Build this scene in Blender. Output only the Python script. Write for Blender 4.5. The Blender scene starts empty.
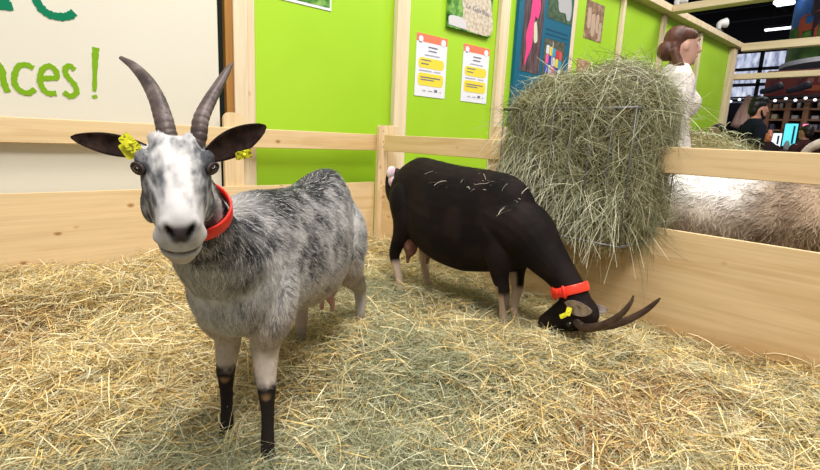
import bpy, math, random
import numpy as np
from mathutils import Vector, Matrix
random.seed(5); rng = np.random.default_rng(11)
C = bpy.context.scene.collection
scn = bpy.context.scene
# ------------------------------------------------------------ camera
H = 0.9
yaw, pit, roll = [math.radians(a) for a in (42.66, 11.04, 2.62)]
fw = np.array([math.sin(yaw)*math.cos(pit), math.cos(yaw)*math.cos(pit), -math.sin(pit)])
r_ = np.array([math.cos(yaw), -math.sin(yaw), 0.0]); u_ = np.cross(r_, fw)
r2 = r_*math.cos(roll)+u_*math.sin(roll); u2 = -r_*math.sin(roll)+u_*math.cos(roll)
cam = bpy.data.objects.new('camera', bpy.data.cameras.new('camera')); C.objects.link(cam)
cam.matrix_world = Matrix(((r2[0], u2[0], -fw[0], 0), (r2[1], u2[1], -fw[1], 0), (r2[2], u2[2], -fw[2], H), (0, 0, 0, 1)))
cam.data.sensor_width = 36; cam.data.lens = 498.8/820*36; cam.data.clip_start = 0.02; cam.data.clip_end = 200
scn.camera = cam
# ------------------------------------------------------------ light and exposure
w = bpy.data.worlds.new('world'); scn.world = w; w.use_nodes = True
w.node_tree.nodes['Background'].inputs[0].default_value = (1.0, 0.985, 0.96, 1)
w.node_tree.nodes['Background'].inputs[1].default_value = 0.40
def area(loc, size, power, aim, col=(1, .97, .92)):
    l = bpy.data.lights.new('hall_and_fill_light', 'AREA'); l.shape = 'RECTANGLE'; l.size = size[0]; l.size_y = size[1]
    l.energy = power; l.color = col
    o = bpy.data.objects.new('hall_and_fill_light', l); C.objects.link(o); o.location = loc
    o.rotation_euler = (Vector(aim)-Vector(loc)).to_track_quat('-Z', 'Y').to_euler()
area((-0.6, -1.0, 4.6), (1.2, 1.2), 215, (1.1, 1.6, .2))  # unseen front fill added behind the camera to flatten the light
area((1.2, 1.2, 5.4), (.9, .9), 160, (1.3, 1.6, 0))
area((4.2, 0.6, 4.8), (1.5, 1.5), 150, (4.0, 1.6, 0.5))
area((8.5, 0.0, 5.2), (1.6, 1.6), 190, (8, 3.0, 1))
area((15.0, 2.0, 5.5), (2, 2), 150, (15.5, 3.0, 0))
scn.view_settings.view_transform = 'Standard'; scn.view_settings.look = 'None'
scn.view_settings.exposure = -0.10; scn.view_settings.gamma = 1.0; scn.view_settings.use_curve_mapping = False

# ------------------------------------------------------------ helpers
def V(*a): return np.array(a, float)
def nrm(v): 
    v = np.asarray(v, float); return v/(np.linalg.norm(v, axis=-1, keepdims=True)+1e-12)
def tag(o, label=None, cat=None, group=None, kind=None):
    for k, v in (('label', label), ('category', cat), ('group', group), ('kind', kind)):
        if v: o[k] = v
    return o
def thing(name, label, cat, loc, group=None):
    o = bpy.data.objects.new(name, None); C.objects.link(o); o.location = loc; o.empty_display_size = .1
    return tag(o, label, cat, group)
def rootloc(o):
    while o.parent: o = o.parent
    return np.array(o.location)
def mk(name, verts, faces, mat, parent=None, cols=None, smooth=True, mats=None, fmat=None):
    """verts are world coordinates"""
    verts = np.asarray(verts, float)
    me = bpy.data.meshes.new(name)
    if parent is not None: org = rootloc(parent)
    else:
        lo, hi = verts.min(0), verts.max(0); org = V((lo[0]+hi[0])/2, (lo[1]+hi[1])/2, lo[2])
    vs = verts-org
    if isinstance(faces, tuple):       # (loop_verts, loop_starts)
        lv, ls = faces
        me.vertices.add(len(vs)); me.vertices.foreach_set('co', vs.astype(np.float32).ravel())
        me.loops.add(len(lv)); me.loops.foreach_set('vertex_index', lv.astype(np.int32))
        me.polygons.add(len(ls)); me.polygons.foreach_set('loop_start', ls.astype(np.int32))
        me.update(calc_edges=True)
    else:
        me.from_pydata([tuple(v) for v in vs], [], [tuple(f) for f in faces])
    if smooth: me.polygons.foreach_set('use_smooth', [True]*len(me.polygons))
    if cols is not None:
        a = me.color_attributes.new('Col', 'FLOAT_COLOR', 'POINT')
        c4 = np.ones((len(vs), 4), np.float32); c4[:, :3] = cols
        a.data.foreach_set('color', c4.ravel())
    if mats:
        for m in mats: me.materials.append(m)
        me.polygons.foreach_set('material_index', fmat)
    else: me.materials.append(mat)
    me.update()
    o = bpy.data.objects.new(name, me); C.objects.link(o)
    if parent is not None: o.parent = parent
    else: o.location = org
    return o
class MB:
    def __init__(s): s.v = []; s.f = []; s.n = 0
    def add(s, v, f):
        v = np.asarray(v, float); s.v.append(v); s.f += [tuple(i+s.n for i in q) for q in f]; s.n += len(v); return s
    def box(s, x0, x1, y0, y1, z0, z1, b=0.0):
        if b > 0:   # chamfered box: 24 verts
            v = []; 
            for X, sx in ((x0, 1), (x1, -1)):
                for Y, sy in ((y0, 1), (y1, -1)):
                    for Z, sz in ((z0, 1), (z1, -1)):
                        v += [(X, Y+sy*b, Z+sz*b), (X+sx*b, Y, Z+sz*b), (X+sx*b, Y+sy*b, Z)]
            I = lambda i, j, k, a: ((i*2+j)*2+k)*3+a
            f = []
            for a in range(3):
                for e in (0, 1):
                    idx = [(0, 0), (1, 0), (1, 1), (0, 1)]
                    q = []
                    for p, r in idx:
                        t = [p, r]; t.insert(a, e); q.append(I(*t, a))
                    f.append(q if e else q[::-1])
            for a in range(3):
                o1, o2 = [t for t in range(3) if t != a]
                for p in (0, 1):
                    for r in (0, 1):
                        t0 = [0, 0, 0]; t1 = [0, 0, 0]; t0[o1] = t1[o1] = p; t0[o2] = t1[o2] = r; t1[a] = 1
                        f.append([I(*t0, o1), I(*t1, o1), I(*t1, o2), I(*t0, o2)])
            for i in (0, 1):
                for j in (0, 1):
                    for k in (0, 1): f.append([I(i, j, k, 0), I(i, j, k, 1), I(i, j, k, 2)])
            return s.add(v, f)
        v = [(x, y, z) for x in (x0, x1) for y in (y0, y1) for z in (z0, z1)]
        return s.add(v, [(0, 1, 3, 2), (4, 6, 7, 5), (0, 4, 5, 1), (2, 3, 7, 6), (0, 2, 6, 4), (1, 5, 7, 3)])
    def tube(s, pts, rad, n=10, flat=1.0, side=None, sub=4, cap=True):
        v, f = tube(pts, rad, n, flat, side, sub, cap); return s.add(v, f)
    def prism(s, poly, axis, a0, a1):
        """poly list of 2D points, extruded along axis ('x','y','z') from a0 to a1"""
        n = len(poly); v = []
        for a in (a0, a1):
            for p, q in poly:
                v.append({'x': (a, p, q), 'y': (p, a, q), 'z': (p, q, a)}[axis])
        f = [tuple(range(n))[::-1], tuple(range(n, 2*n))]+[(i, (i+1) % n, n+(i+1) % n, n+i) for i in range(n)]
        return s.add(v, f)
    def build(s, name, mat, parent=None, smooth=False, cols=None):
        import bmesh
        o = mk(name, np.vstack(s.v), s.f, mat, parent, cols, smooth)
        if not smooth or True:
            bm = bmesh.new(); bm.from_mesh(o.data); bmesh.ops.recalc_face_normals(bm, faces=bm.faces); bm.to_mesh(o.data); bm.free()
        return o
def catmull(P, sub):
    P = np.asarray(P, float)
    if len(P) < 3 or sub <= 1: return P
    Q = np.vstack([2*P[0]-P[1], P, 2*P[-1]-P[-2]]); out = []
    for i in range(1, len(Q)-2):
        for k in range(sub):
            t = k/sub
            out.append(.5*((2*Q[i])+(-Q[i-1]+Q[i+1])*t+(2*Q[i-1]-5*Q[i]+4*Q[i+1]-Q[i+2])*t*t+(-Q[i-1]+3*Q[i]-3*Q[i+1]+Q[i+2])*t**3))
    out.append(Q[-2]); return np.array(out)
def tube(pts, rad, n=10, flat=1.0, side=None, sub=4, cap=True):
    pts = np.asarray(pts, float); rad = np.broadcast_to(np.asarray(rad, float), (len(pts),))
    A = catmull(np.hstack([pts, rad[:, None]]), sub); P = A[:, :3]; R = np.maximum(A[:, 3], 1e-4)
    T = nrm(np.gradient(P, axis=0)); s = np.array(side if side is not None else (0.31, .2, .93), float)
    v = []; th = np.arange(n)*2*np.pi/n
    for i in range(len(P)):
        s = s-T[i]*(s@T[i]); 
        if np.linalg.norm(s) < 1e-6: s = np.cross(T[i], (1, 0, 0.3))
        s = nrm(s); b = np.cross(T[i], s)
        v.append(P[i]+R[i]*(np.cos(th)[:, None]*s+flat*np.sin(th)[:, None]*b))
    v = np.vstack(v); f = []
    for i in range(len(P)-1):
        for j in range(n): f.append((i*n+j, i*n+(j+1) % n, (i+1)*n+(j+1) % n, (i+1)*n+j))
    if cap:
        m = len(P); v = np.vstack([v, P[0]-T[0]*R[0]*.35, P[-1]+T[-1]*R[-1]*.35])
        for j in range(n): f.append((m*n, (j+1) % n, j)); f.append((m*n+1, (m-1)*n+j, (m-1)*n+(j+1) % n))
    return v, f
def loft(st, frame, n=24, sub=4, ex=1.0):
    """st rows: (x, width, top, bottom[, ymid]); frame(x,y,z)->world ; sections across x"""
    A = catmull(np.array([list(r)+[0]*(5-len(r)) for r in st], float), sub)
    th = np.arange(n)*2*np.pi/n; v = []; f = []
    c, s = np.cos(th), np.sin(th); c = np.sign(c)*np.abs(c)**ex; s = np.sign(s)*np.abs(s)**ex
    for r in A:
        m = (r[2]+r[3])/2; h = max((r[2]-r[3])/2, .001)
        for j in range(n): v.append(frame(r[0], r[4]+max(r[1], .001)*c[j], m+h*s[j]))
    k = len(A)
    for i in range(k-1):
        for j in range(n): f.append((i*n+j, i*n+(j+1) % n, (i+1)*n+(j+1) % n, (i+1)*n+j))
    f.append(tuple(range(n))[::-1]); f.append(tuple(range((k-1)*n, k*n)))
    return np.array(v), f
def ball(c, r, frame=None, nu=14, nv=10):
    """ellipsoid, r = 3 radii; frame = 3 axis rows"""
    ax = np.eye(3) if frame is None else np.array(frame); r = np.broadcast_to(np.asarray(r, float), (3,))
    v = []; f = []
    for i in range(1, nv):
        a = np.pi*i/nv
        for j in range(nu):
            b = 2*np.pi*j/nu; v.append(np.array([np.sin(a)*np.cos(b)*r[0], np.sin(a)*np.sin(b)*r[1], np.cos(a)*r[2]])@ax+c)
    v += [np.array([0, 0, r[2]])@ax+c, np.array([0, 0, -r[2]])@ax+c]; N = len(v)
    for i in range(nv-2):
        for j in range(nu): f.append((i*nu+j, (i+1)*nu+j, (i+1)*nu+(j+1) % nu, i*nu+(j+1) % nu))
    for j in range(nu): f.append((N-2, j, (j+1) % nu)); f.append((N-1, (nv-2)*nu+(j+1) % nu, (nv-2)*nu+j))
    return np.array(v), f
def remesh(mb, voxel, smooth=6):
    import bmesh
    me = bpy.data.meshes.new('tmp'); me.from_pydata([tuple(v) for v in np.vstack(mb.v)], [], mb.f)
    bm = bmesh.new(); bm.from_mesh(me); bmesh.ops.recalc_face_normals(bm, faces=bm.faces); bm.to_mesh(me); bm.free()
    o = bpy.data.objects.new('tmp', me); C.objects.link(o)
    m = o.modifiers.new('r', 'REMESH'); m.mode = 'VOXEL'; m.voxel_size = voxel
    m = o.modifiers.new('s', 'SMOOTH'); m.factor = .5; m.iterations = smooth
    dg = bpy.context.evaluated_depsgraph_get(); ev = o.evaluated_get(dg); m2 = bpy.data.meshes.new_from_object(ev)
    n = len(m2.vertices); co = np.empty(n*3, np.float32); m2.vertices.foreach_get('co', co); co = co.reshape(-1, 3).astype(float)
    no = np.empty(n*3, np.float32); m2.vertices.foreach_get('normal', no)
    L = len(m2.loops); lv = np.empty(L, np.int32); m2.loops.foreach_get('vertex_index', lv)
    ls = np.empty(len(m2.polygons), np.int32); m2.polygons.foreach_get('loop_start', ls)
    bpy.data.objects.remove(o); bpy.data.meshes.remove(me); bpy.data.meshes.remove(m2)
    return co, (lv, ls), no.reshape(-1, 3).astype(float)
# value noise
_tab = rng.random((64, 64, 64))
def noise(p, s=1.0):
    p = np.asarray(p, float)*s+100.3; i = np.floor(p).astype(int); f = p-i; f = f*f*(3-2*f); r = 0
    for dx in (0, 1):
        for dy in (0, 1):
            for dz in (0, 1):
                wgt = (f[:, 0] if dx else 1-f[:, 0])*(f[:, 1] if dy else 1-f[:, 1])*(f[:, 2] if dz else 1-f[:, 2])
                r = r+wgt*_tab[(i[:, 0]+dx) % 64, (i[:, 1]+dy) % 64, (i[:, 2]+dz) % 64]
    return r
def fbm(p, s=1.0, o=3): return sum(noise(p, s*2**k)*.5**k for k in range(o))/sum(.5**k for k in range(o))
def ss(x, a, b): t = np.clip((x-a)/(b-a), 0, 1); return t*t*(3-2*t)
def mix(a, b, t): return np.asarray(a)*(1-t[:, None])+np.asarray(b)*t[:, None]
def ribbons(P, S, W):
    """P (N,K,3) spines, S (N,K,3) side units, W (N,K) half widths -> verts, (lv, ls)"""
    N, K, _ = P.shape
    v = np.stack([P-S*W[..., None], P+S*W[..., None]], 2).reshape(-1, 3)
    b = (np.arange(N)*K*2)[:, None]+(np.arange(K-1)*2)[None]
    q = np.stack([b, b+1, b+3, b+2], -1).reshape(-1)
    return v, (q, np.arange(0, len(q), 4))
def surf_samples(co, poly, N, weight=None):
    lv, ls = poly; q = lv.reshape(-1, 4) if len(lv) == 4*len(ls) else None
    if q is None:
        cnt = np.diff(np.append(ls, len(lv))); tri = [];
        m4 = cnt == 4; m3 = cnt == 3
        a = ls[m4]; tri = [np.stack([lv[a], lv[a+1], lv[a+2]], 1), np.stack([lv[a], lv[a+2], lv[a+3]], 1)]
        a = ls[m3]; tri.append(np.stack([lv[a], lv[a+1], lv[a+2]], 1)); T = np.vstack(tri)
    else: T = np.vstack([q[:, [0, 1, 2]], q[:, [0, 2, 3]]])
    A, B, D = co[T[:, 0]], co[T[:, 1]], co[T[:, 2]]
    cr = np.cross(B-A, D-A); ar = np.linalg.norm(cr, axis=1); nn = cr/(ar[:, None]+1e-12)
    if weight is not None: ar = ar*weight((A+B+D)/3)
    k = rng.choice(len(T), N, p=ar/ar.sum()); a, b = rng.random(N), rng.random(N); m = a+b > 1; a[m] = 1-a[m]; b[m] = 1-b[m]
    return A[k]+(B-A)[k]*a[:, None]+(D-A)[k]*b[:, None], nn[k]
def hair(name, pts, nor, flow, length, width, cols, mat, parent, lift=.25, jit=.3, K=4, droop=.0, curl=0):
    N = len(pts); fl = flow-nor*(flow*nor).sum(1)[:, None]
    fl = nrm(nrm(fl)+rng.normal(0, jit, (N, 3))); fl = nrm(fl-nor*(fl*nor).sum(1)[:, None])
    side = nrm(np.cross(fl, nor)); L = length*rng.uniform(.6, 1.25, N)
    t = np.linspace(0, 1, K)[None, :, None]; L_ = L[:, None, None]
    li = (lift*rng.uniform(.4, 1.4, N))[:, None, None]; sb = rng.normal(0, .15, N)[:, None, None]
    P = pts[:, None]+L_*(fl[:, None]*t+nor[:, None]*li*(t-.55*t*t)+side[:, None]*sb*t*t)-nor[:, None]*.002
    if curl: 
        ph = rng.uniform(0, 6.28, N)[:, None, None]
        P = P+side[:, None]*curl*np.sin(t*10+ph)*t+nor[:, None]*curl*np.cos(t*10+ph)*t
    P[..., 2] -= droop*(t[..., 0]**2)*L[:, None]
    S = np.broadcast_to(side[:, None], P.shape)
    W = width*(1-np.linspace(0, 1, K)**2*.85)[None]*rng.uniform(.7, 1.2, N)[:, None]
    v, f = ribbons(P, S, W)
    tipb = (1+.15*np.linspace(0, 1, K))[None, :, None]
    c = (cols[:, None]*tipb)
    return mk(name, v, f, mat, parent, np.repeat(c.reshape(-1, 3), 2, 0))
# ------------------------------------------------------------ materials
def mat(name, col=(.5, .5, .5), rough=.5, spec=.3, metal=0, emit=None, es=1, sheen=0):
    m = bpy.data.materials.new(name); m.use_nodes = True; b = m.node_tree.nodes['Principled BSDF']
    b.inputs['Base Color'].default_value = (*col, 1); b.inputs['Roughness'].default_value = rough
    b.inputs['Specular IOR Level'].default_value = spec; b.inputs['Metallic'].default_value = metal
    if sheen: b.inputs['Sheen Weight'].default_value = sheen
    if emit: b.inputs['Emission Color'].default_value = (*emit, 1); b.inputs['Emission Strength'].default_value = es
    return m
def nd(m, t, **kw):
    n = m.node_tree.nodes.new(t)
    for k, v in kw.items():
        if k in n.inputs: n.inputs[k].default_value = v
        else: setattr(n, k, v)
    return n
def ln(m, a, ao, b, bi): m.node_tree.links.new(a.outputs[ao], b.inputs[bi])
def ramp(m, stops):
    r = nd(m, 'ShaderNodeValToRGB'); e = r.color_ramp.elements
    while len(e) < len(stops): e.new(.5)
    for x, (p, c) in zip(e, stops): x.position = p; x.color = (*c, 1)
    return r
def colmat(name, rough=.6, spec=.25, sheen=0, trans=False):
    m = mat(name, rough=rough, spec=spec, sheen=sheen); a = nd(m, 'ShaderNodeAttribute'); a.attribute_name = 'Col'
    ln(m, a, 'Color', m.node_tree.nodes['Principled BSDF'], 'Base Color'); return m
def noisemat(name, stops, scale=8, detail=4, rough=.6, spec=.3, bump=.0, stretch=(1, 1, 1), bscale=None, dist=0):
    m = mat(name, rough=rough, spec=spec); b = m.node_tree.nodes['Principled BSDF']
    tc = nd(m, 'ShaderNodeTexCoord'); mp = nd(m, 'ShaderNodeMapping'); mp.inputs['Scale'].default_value = stretch
    ln(m, tc, 'Object', mp, 'Vector'); n = nd(m, 'ShaderNodeTexNoise', Scale=scale, Detail=detail, Distortion=dist); ln(m, mp, 'Vector', n, 'Vector')
    r = ramp(m, stops); ln(m, n, 'Fac', r, 'Fac'); ln(m, r, 'Color', b, 'Base Color')
    if bump:
        n2 = nd(m, 'ShaderNodeTexNoise', Scale=bscale or scale*3, Detail=5); ln(m, mp, 'Vector', n2, 'Vector')
        bp = nd(m, 'ShaderNodeBump', Strength=bump, Distance=.01); ln(m, n2, 'Fac', bp, 'Height'); ln(m, bp, 'Normal', b, 'Normal')
    return m
def wood(name, axis, light=(.80, .60, .345), dark=(.66, .45, .215), knots=.5, rough=.55):
    """pale pine: long grain bands, fine fibres, scattered knots"""
    m = mat(name, rough=rough, spec=.25); b = m.node_tree.nodes['Principled BSDF']; tc = nd(m, 'ShaderNodeTexCoord')
    oi = nd(m, 'ShaderNodeObjectInfo'); ad = nd(m, 'ShaderNodeVectorMath', operation='ADD'); ln(m, tc, 'Object', ad, 0)
    sc = nd(m, 'ShaderNodeVectorMath', operation='SCALE'); sc.inputs['Scale'].default_value = 7.3; cb = nd(m, 'ShaderNodeCombineXYZ')
    for k in range(3): ln(m, oi, 'Random', cb, k)
    ln(m, cb, 0, sc, 0); ln(m, sc, 0, ad, 1)
    st = [9, 9, 9]; st[axis] = .8
    mp = nd(m, 'ShaderNodeMapping'); mp.inputs['Scale'].default_value = st; ln(m, ad, 0, mp, 'Vector')
    n1 = nd(m, 'ShaderNodeTexNoise', Scale=1.3, Detail=3, Distortion=.6); ln(m, mp, 'Vector', n1, 'Vector')
    r1 = ramp(m, [(.3, dark), (.52, light), (.75, tuple(min(1, c*1.06) for c in light))]); ln(m, n1, 'Fac', r1, 'Fac')
    st2 = [90, 90, 90]; st2[axis] = 2.0
    mp2 = nd(m, 'ShaderNodeMapping'); mp2.inputs['Scale'].default_value = st2; ln(m, ad, 0, mp2, 'Vector')
    n2 = nd(m, 'ShaderNodeTexNoise', Scale=1.0, Detail=3); ln(m, mp2, 'Vector', n2, 'Vector')
    r2_ = ramp(m, [(.3, (.86, .82, .76)), (.6, (1, 1, 1))]); ln(m, n2, 'Fac', r2_, 'Fac')
    mx = nd(m, 'ShaderNodeMixRGB', blend_type='MULTIPLY'); mx.inputs[0].default_value = .6; ln(m, r1, 'Color', mx, 1); ln(m, r2_, 'Color', mx, 2)
    # knots
    st3 = [7.5, 7.5, 7.5]; st3[axis] = 4.6
    mp3 = nd(m, 'ShaderNodeMapping'); mp3.inputs['Scale'].default_value = st3; ln(m, ad, 0, mp3, 'Vector')
    vo = nd(m, 'ShaderNodeTexVoronoi', Scale=1.0); ln(m, mp3, 'Vector', vo, 'Vector')
    r3 = ramp(m, [(.035, (.30, .155, .065)), (.065, (.62, .40, .2)), (.11, (1, 1, 1))]); ln(m, vo, 'Distance', r3, 'Fac')
    mk_ = nd(m, 'ShaderNodeMixRGB', blend_type='MULTIPLY'); mk_.inputs[0].default_value = knots; ln(m, mx, 0, mk_, 1); ln(m, r3, 'Color', mk_, 2)
    ln(m, mk_, 0, b, 'Base Color')
    bp = nd(m, 'ShaderNodeBump', Strength=.12, Distance=.004); ln(m, n2, 'Fac', bp, 'Height'); ln(m, bp, 'Normal', b, 'Normal')
    return m
WX, WY, WZ = wood('pine_x', 0, knots=.75), wood('pine_y', 1, (.78, .575, .32), (.66, .44, .21)), wood('pine_z', 2, (.80, .61, .37), (.68, .48, .26))
WPALE = wood('pine_pale', 2, (.80, .66, .47), (.70, .54, .35), .3)
WBEAM = wood('pine_beam', 1, (.80, .66, .45), (.70, .55, .34), .15)
WSHADED = wood('pine_shaded', 2, (.42, .20, .05), (.30, .13, .03), .2)  # browner pine: shade on the recessed stud side put into the colour
GREEN = noisemat('green_board', [(.3, (.345, .60, .022)), (.7, (.39, .65, .032))], 1.2, 2, .45, .3)
CREAM = noisemat('cream_panel', [(.3, (.72, .68, .57)), (.7, (.77, .735, .63))], .8, 2, .3, .45)
GAPSHADE = mat('gap_shade_board', (.008, .014, .008), .7)  # near-black, so the gap beside the sign carries its shade as colour
STRAW = colmat('straw', .5, .3)
HAIR = colmat('hair', .55, .25)
SKINC = colmat('coat_skin', .75, .15)
RED = mat('red_plastic', (.86, .028, .012), .38, .45)
REDB = mat('red_plastic_bright', (.95, .06, .03), .35, .5)
YEL = noisemat('yellow_plastic', [(.42, (.25, .23, .02)), (.5, (.86, .84, .03))], 260, 1, .4, .4)
YELP = mat('yellow_plain', (.86, .82, .03), .4, .4)
METAL = mat('galvanised_wire', (.17, .17, .165), .4, .5, .6)
WHITE = mat('white_plastic', (.8, .8, .8), .4)

# ------------------------------------------------------------ structure
D = 3.10; XF = 2.475
def struct(o): o['kind'] = 'structure'; return o
FLOORM = noisemat('hall_floor', [(.3, (.035, .035, .04)), (.7, (.055, .055, .06))], 3, 3, .6)
struct(MB().box(-6, 45, -8, 14, -.16, -.12).build('floor', FLOORM))
CEILM = mat('black_ceiling', (.0045, .0045, .006), .9, .05)
struct(MB().box(5.5, 45, -14, 26, 8.6, 8.8).build('ceiling', CEILM))
struct(MB().box(1.5, 11.02, 3.25, 3.29, -.12, 2.78).build('wall_back', GREEN))
struct(MB().box(-3.5, 1.5, 3.25, 3.29, -.12, 2.78).build('wall_left', GAPSHADE))
tn = [0]
def trim(mb, m):
    tn[0] += 1; return struct(mb.build('trim_%d' % tn[0], m))
trim(MB().box(1.322, 1.371, 3.20, 3.245, -.12, 2.75, .003), WSHADED)
def stud(x0, x1, y0=3.14, m=WPALE):
    mb = MB().box(x0, x0+(x1-x0)*.62, y0, 3.248, -.12, 2.76, .004).box(x0+(x1-x0)*.64, x1, y0+.02, 3.248, -.12, 2.76, .004)
    trim(mb, m)
stud(1.372, 1.521, 3.19); stud(2.709, 2.86, 3.195); stud(4.0, 4.155, 3.195); stud(5.264, 5.37, 3.20); stud(6.41, 6.50, 3.195); stud(7.64, 7.79, 3.20); stud(9.1, 9.26, 3.195)
stud(10.70, 10.98, 3.16)
trim(MB().box(1.5, 11.02, 3.10, 3.30, 2.78, 2.87, .004), WBEAM)          # beam along the top of the wall
trim(MB().box(7.62, 7.80, -2.5, 3.10, 2.78, 2.87, .004), WBEAM)          # cross beams toward the aisle
trim(MB().box(10.85, 11.0, -3.5, 3.10, 2.72, 2.85, .004), WBEAM)
trim(MB().box(11.02, 11.15, -3.5, 3.3, 2.24, 2.34, .004), WBEAM)
# roof trusses and lamps of the hall
for i, (x, y) in enumerate([(18, 3), (24, 4), (30, 6)]):
    trim(MB().box(x, x+.25, -12, 24, 8.0, 8.2).box(x, x+.25, -12, 24, 7.4, 7.5), mat('truss%d' % i, (.012, .012, .014), .8))
for i, y in enumerate((2.0, 7.5)):
    trim(MB().box(12, 42, y, y+.2, 8.2, 8.4), mat('duct%d' % i, (.02, .02, .022), .7))

# ------------------------------------------------------------ left sign board
sb = thing('sign_board', 'cream glossy board with green painted lettering above the left fence', 'sign', (0.4, 3.18, .5))
MB().box(-2.2, 1.262, 3.165, 3.185, .30, 2.4, .002).build('board', CREAM, sb)
LG = mat('leaf_green_paint', (.20, .40, .006), .4); DG = mat('dark_green_paint', (.0, .19, .085), .35)
YB = 3.1645; sk_ = [0]
def stroke(mb, pts, w, sub=5):
    pts = catmull(np.array(pts, float), sub); T = nrm(np.gradient(pts, axis=0)); n = np.stack([-T[:, 1], T[:, 0]], 1)
    ww = np.broadcast_to(w, (len(pts),)) if np.isscalar(w) else np.interp(np.linspace(0, 1, len(pts)), np.linspace(0, 1, len(w)), w)
    ww = ww*(1+.14*np.sin(np.arange(len(pts))*2.3)+.07*np.sin(np.arange(len(pts))*5.1))
    a = pts+n*ww[:, None]; b = pts-n*ww[:, None]; m = len(pts); v = []
    sk_[0] += 1; oy = .0003*(sk_[0] % 5)
    for y in (YB-.0012, YB+.0004):
        g_ = 1 if y < YB else 0
        v += [(p[0], y-g_*(oy+.0012*i_/m), p[1]) for i_, p in enumerate(a)]+[(p[0], y-g_*(oy+.0012*i_/m), p[1]) for i_, p in enumerate(b)]
    f = []
    for i in range(m-1):
        f += [(i, i+1, m+i+1, m+i), (2*m+i, 3*m+i, 3*m+i+1, 2*m+i+1), (i, 2*m+i, 2*m+i+1, i+1), (m+i, m+i+1, 3*m+i+1, 3*m+i)]
    f += [(0, m, 3*m, 2*m), (m-1, 3*m-1, 4*m-1, 2*m-1)]
    mb.add(v, f)
GL = [ ([(.146, 1.03), (.147, 1.10), (.149, 1.165), (.152, 1.125), (.172, 1.158), (.199, 1.160), (.217, 1.128), (.219, 1.073), (.231, 1.028)], .011, LG),
 ([(.34, 1.152), (.313, 1.165), (.282, 1.154), (.263, 1.11), (.261, 1.068), (.28, 1.039), (.31, 1.031), (.338, 1.053)], .0105, LG),
 ([(.366, 1.105), (.40, 1.112), (.432, 1.119), (.43, 1.152), (.405, 1.171), (.376, 1.151), (.362, 1.102), (.370, 1.06), (.391, 1.038), (.425, 1.041)], .0105, LG),
 ([(.512, 1.165), (.49, 1.183), (.471, 1.163), (.477, 1.13), (.505, 1.093), (.513, 1.054), (.485, 1.031), (.457, 1.050)], .0105, LG),
 ([(.615, 1.29), (.607, 1.224), (.594, 1.066)], [.014, .012, .007], LG), ([(.590, 1.046), (.596, 1.030)], .010, LG),
 ([(.10, 1.404), (.20, 1.414), (.282, 1.429)], .016, DG), ([(.14, 1.41), (.15, 1.5), (.16, 1.62)], .03, DG), ([(.245, 1.42), (.25, 1.5), (.25, 1.62)], .024, DG), ([(.10, 1.63), (.18, 1.66), (.25, 1.61)], .02, DG),
 ([(.49, 1.60), (.45, 1.65), (.39, 1.62), (.365, 1.55), (.371, 1.49), (.394, 1.44), (.424, 1.418), (.465, 1.414), (.505, 1.425), (.53, 1.447)], .0155, DG),
 ([(.37, 1.54), (.44, 1.55), (.50, 1.56), (.49, 1.61)], .0155, DG)]
for pts, wd, m in GL:
    mb = MB(); stroke(mb, pts, np.array(wd)*1.18 if not np.isscalar(wd) else wd*1.18); mb.build('painted_letter', m, sb)

# ------------------------------------------------------------ pen fences
def rnd_post(mb, x0, x1, y0, y1, ztop, r, axis='y'):
    """flat board with rounded upper corners; broad face across x if axis y"""
    a0, a1 = (x0, x1) if axis == 'y' else (y0, y1)
    pl = [(a0, -.10), (a1, -.10)]
    for t in np.linspace(0, np.pi/2, 6): pl.append((a1-r+r*math.cos(t), ztop-r+r*math.sin(t)))
    for t in np.linspace(np.pi/2, np.pi, 6): pl.append((a0+r+r*math.cos(t), ztop-r+r*math.sin(t)))
    mb.prism(pl, axis, *((y0, y1) if axis == 'y' else (x0, x1)))
f1 = thing('pen_fence', 'pine plank fence along the back left below the cream sign', 'fence', (.5, D, -.1))
MB().box(-2.4, 2.475, D, D+.024, .79, .912, .003).build('rail', WX, f1)
for z0, z1 in ((.335, .543), (.12, .3345), (-.10, .1195)):
    MB().box(-2.4, 2.45, D+.001, D+.026, z0, z1, .0006).build('board', WX, f1)
mb = MB(); rnd_post(mb, 1.27, 1.395, D+.0265, D+.055, 1.005, .045); mb.build('post', WZ, f1)
f2 = thing('pen_fence', 'pine plank fence running from the corner post behind the black goat to the right', 'fence', (XF, 1.3, -.1))
MB().box(XF, XF+.024, -1.2, 3.03, .79, .912, .003).build('rail', WY, f2)
for z0, z1 in ((.40, .528), (.15, .3995), (-.10, .1495)):
    MB().box(XF, XF+.026, -1.2, 3.03, z0, z1, .0005).build('board', WY, f2)
mb = MB(); rnd_post(mb, XF+.027, XF+.055, 1.9, 2.02, .99, .03, 'x'); mb.build('post', WZ, f2)
mb = MB(); rnd_post(mb, XF+.027, XF+.055, -.9, -.78, .99, .03, 'x'); mb.build('post', WZ, f2)
cp = thing('corner_post', 'upright pine corner post with rounded top where the two fences meet', 'post', (2.46, 3.07, -.1))
mb = MB(); rnd_post(mb, 2.452, 2.54, 3.062, 3.092, .985, .02); mb.build('front_board', WZ, cp)
mb = MB(); mb.box(2.557, 2.655, 3.075, 3.10, -.1, .985, .003); mb.build('side_board', WZ, cp)
SCR = mat('screw', (.1, .09, .08), .5, .5, .5)
for z in (.94, .86, .82, .5, .42):
    sc = MB(); sc.add(*ball(V(2.495, 3.0615, z), (.0045, .001, .0045))); sc.build('screw', SCR, cp, True)

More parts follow.
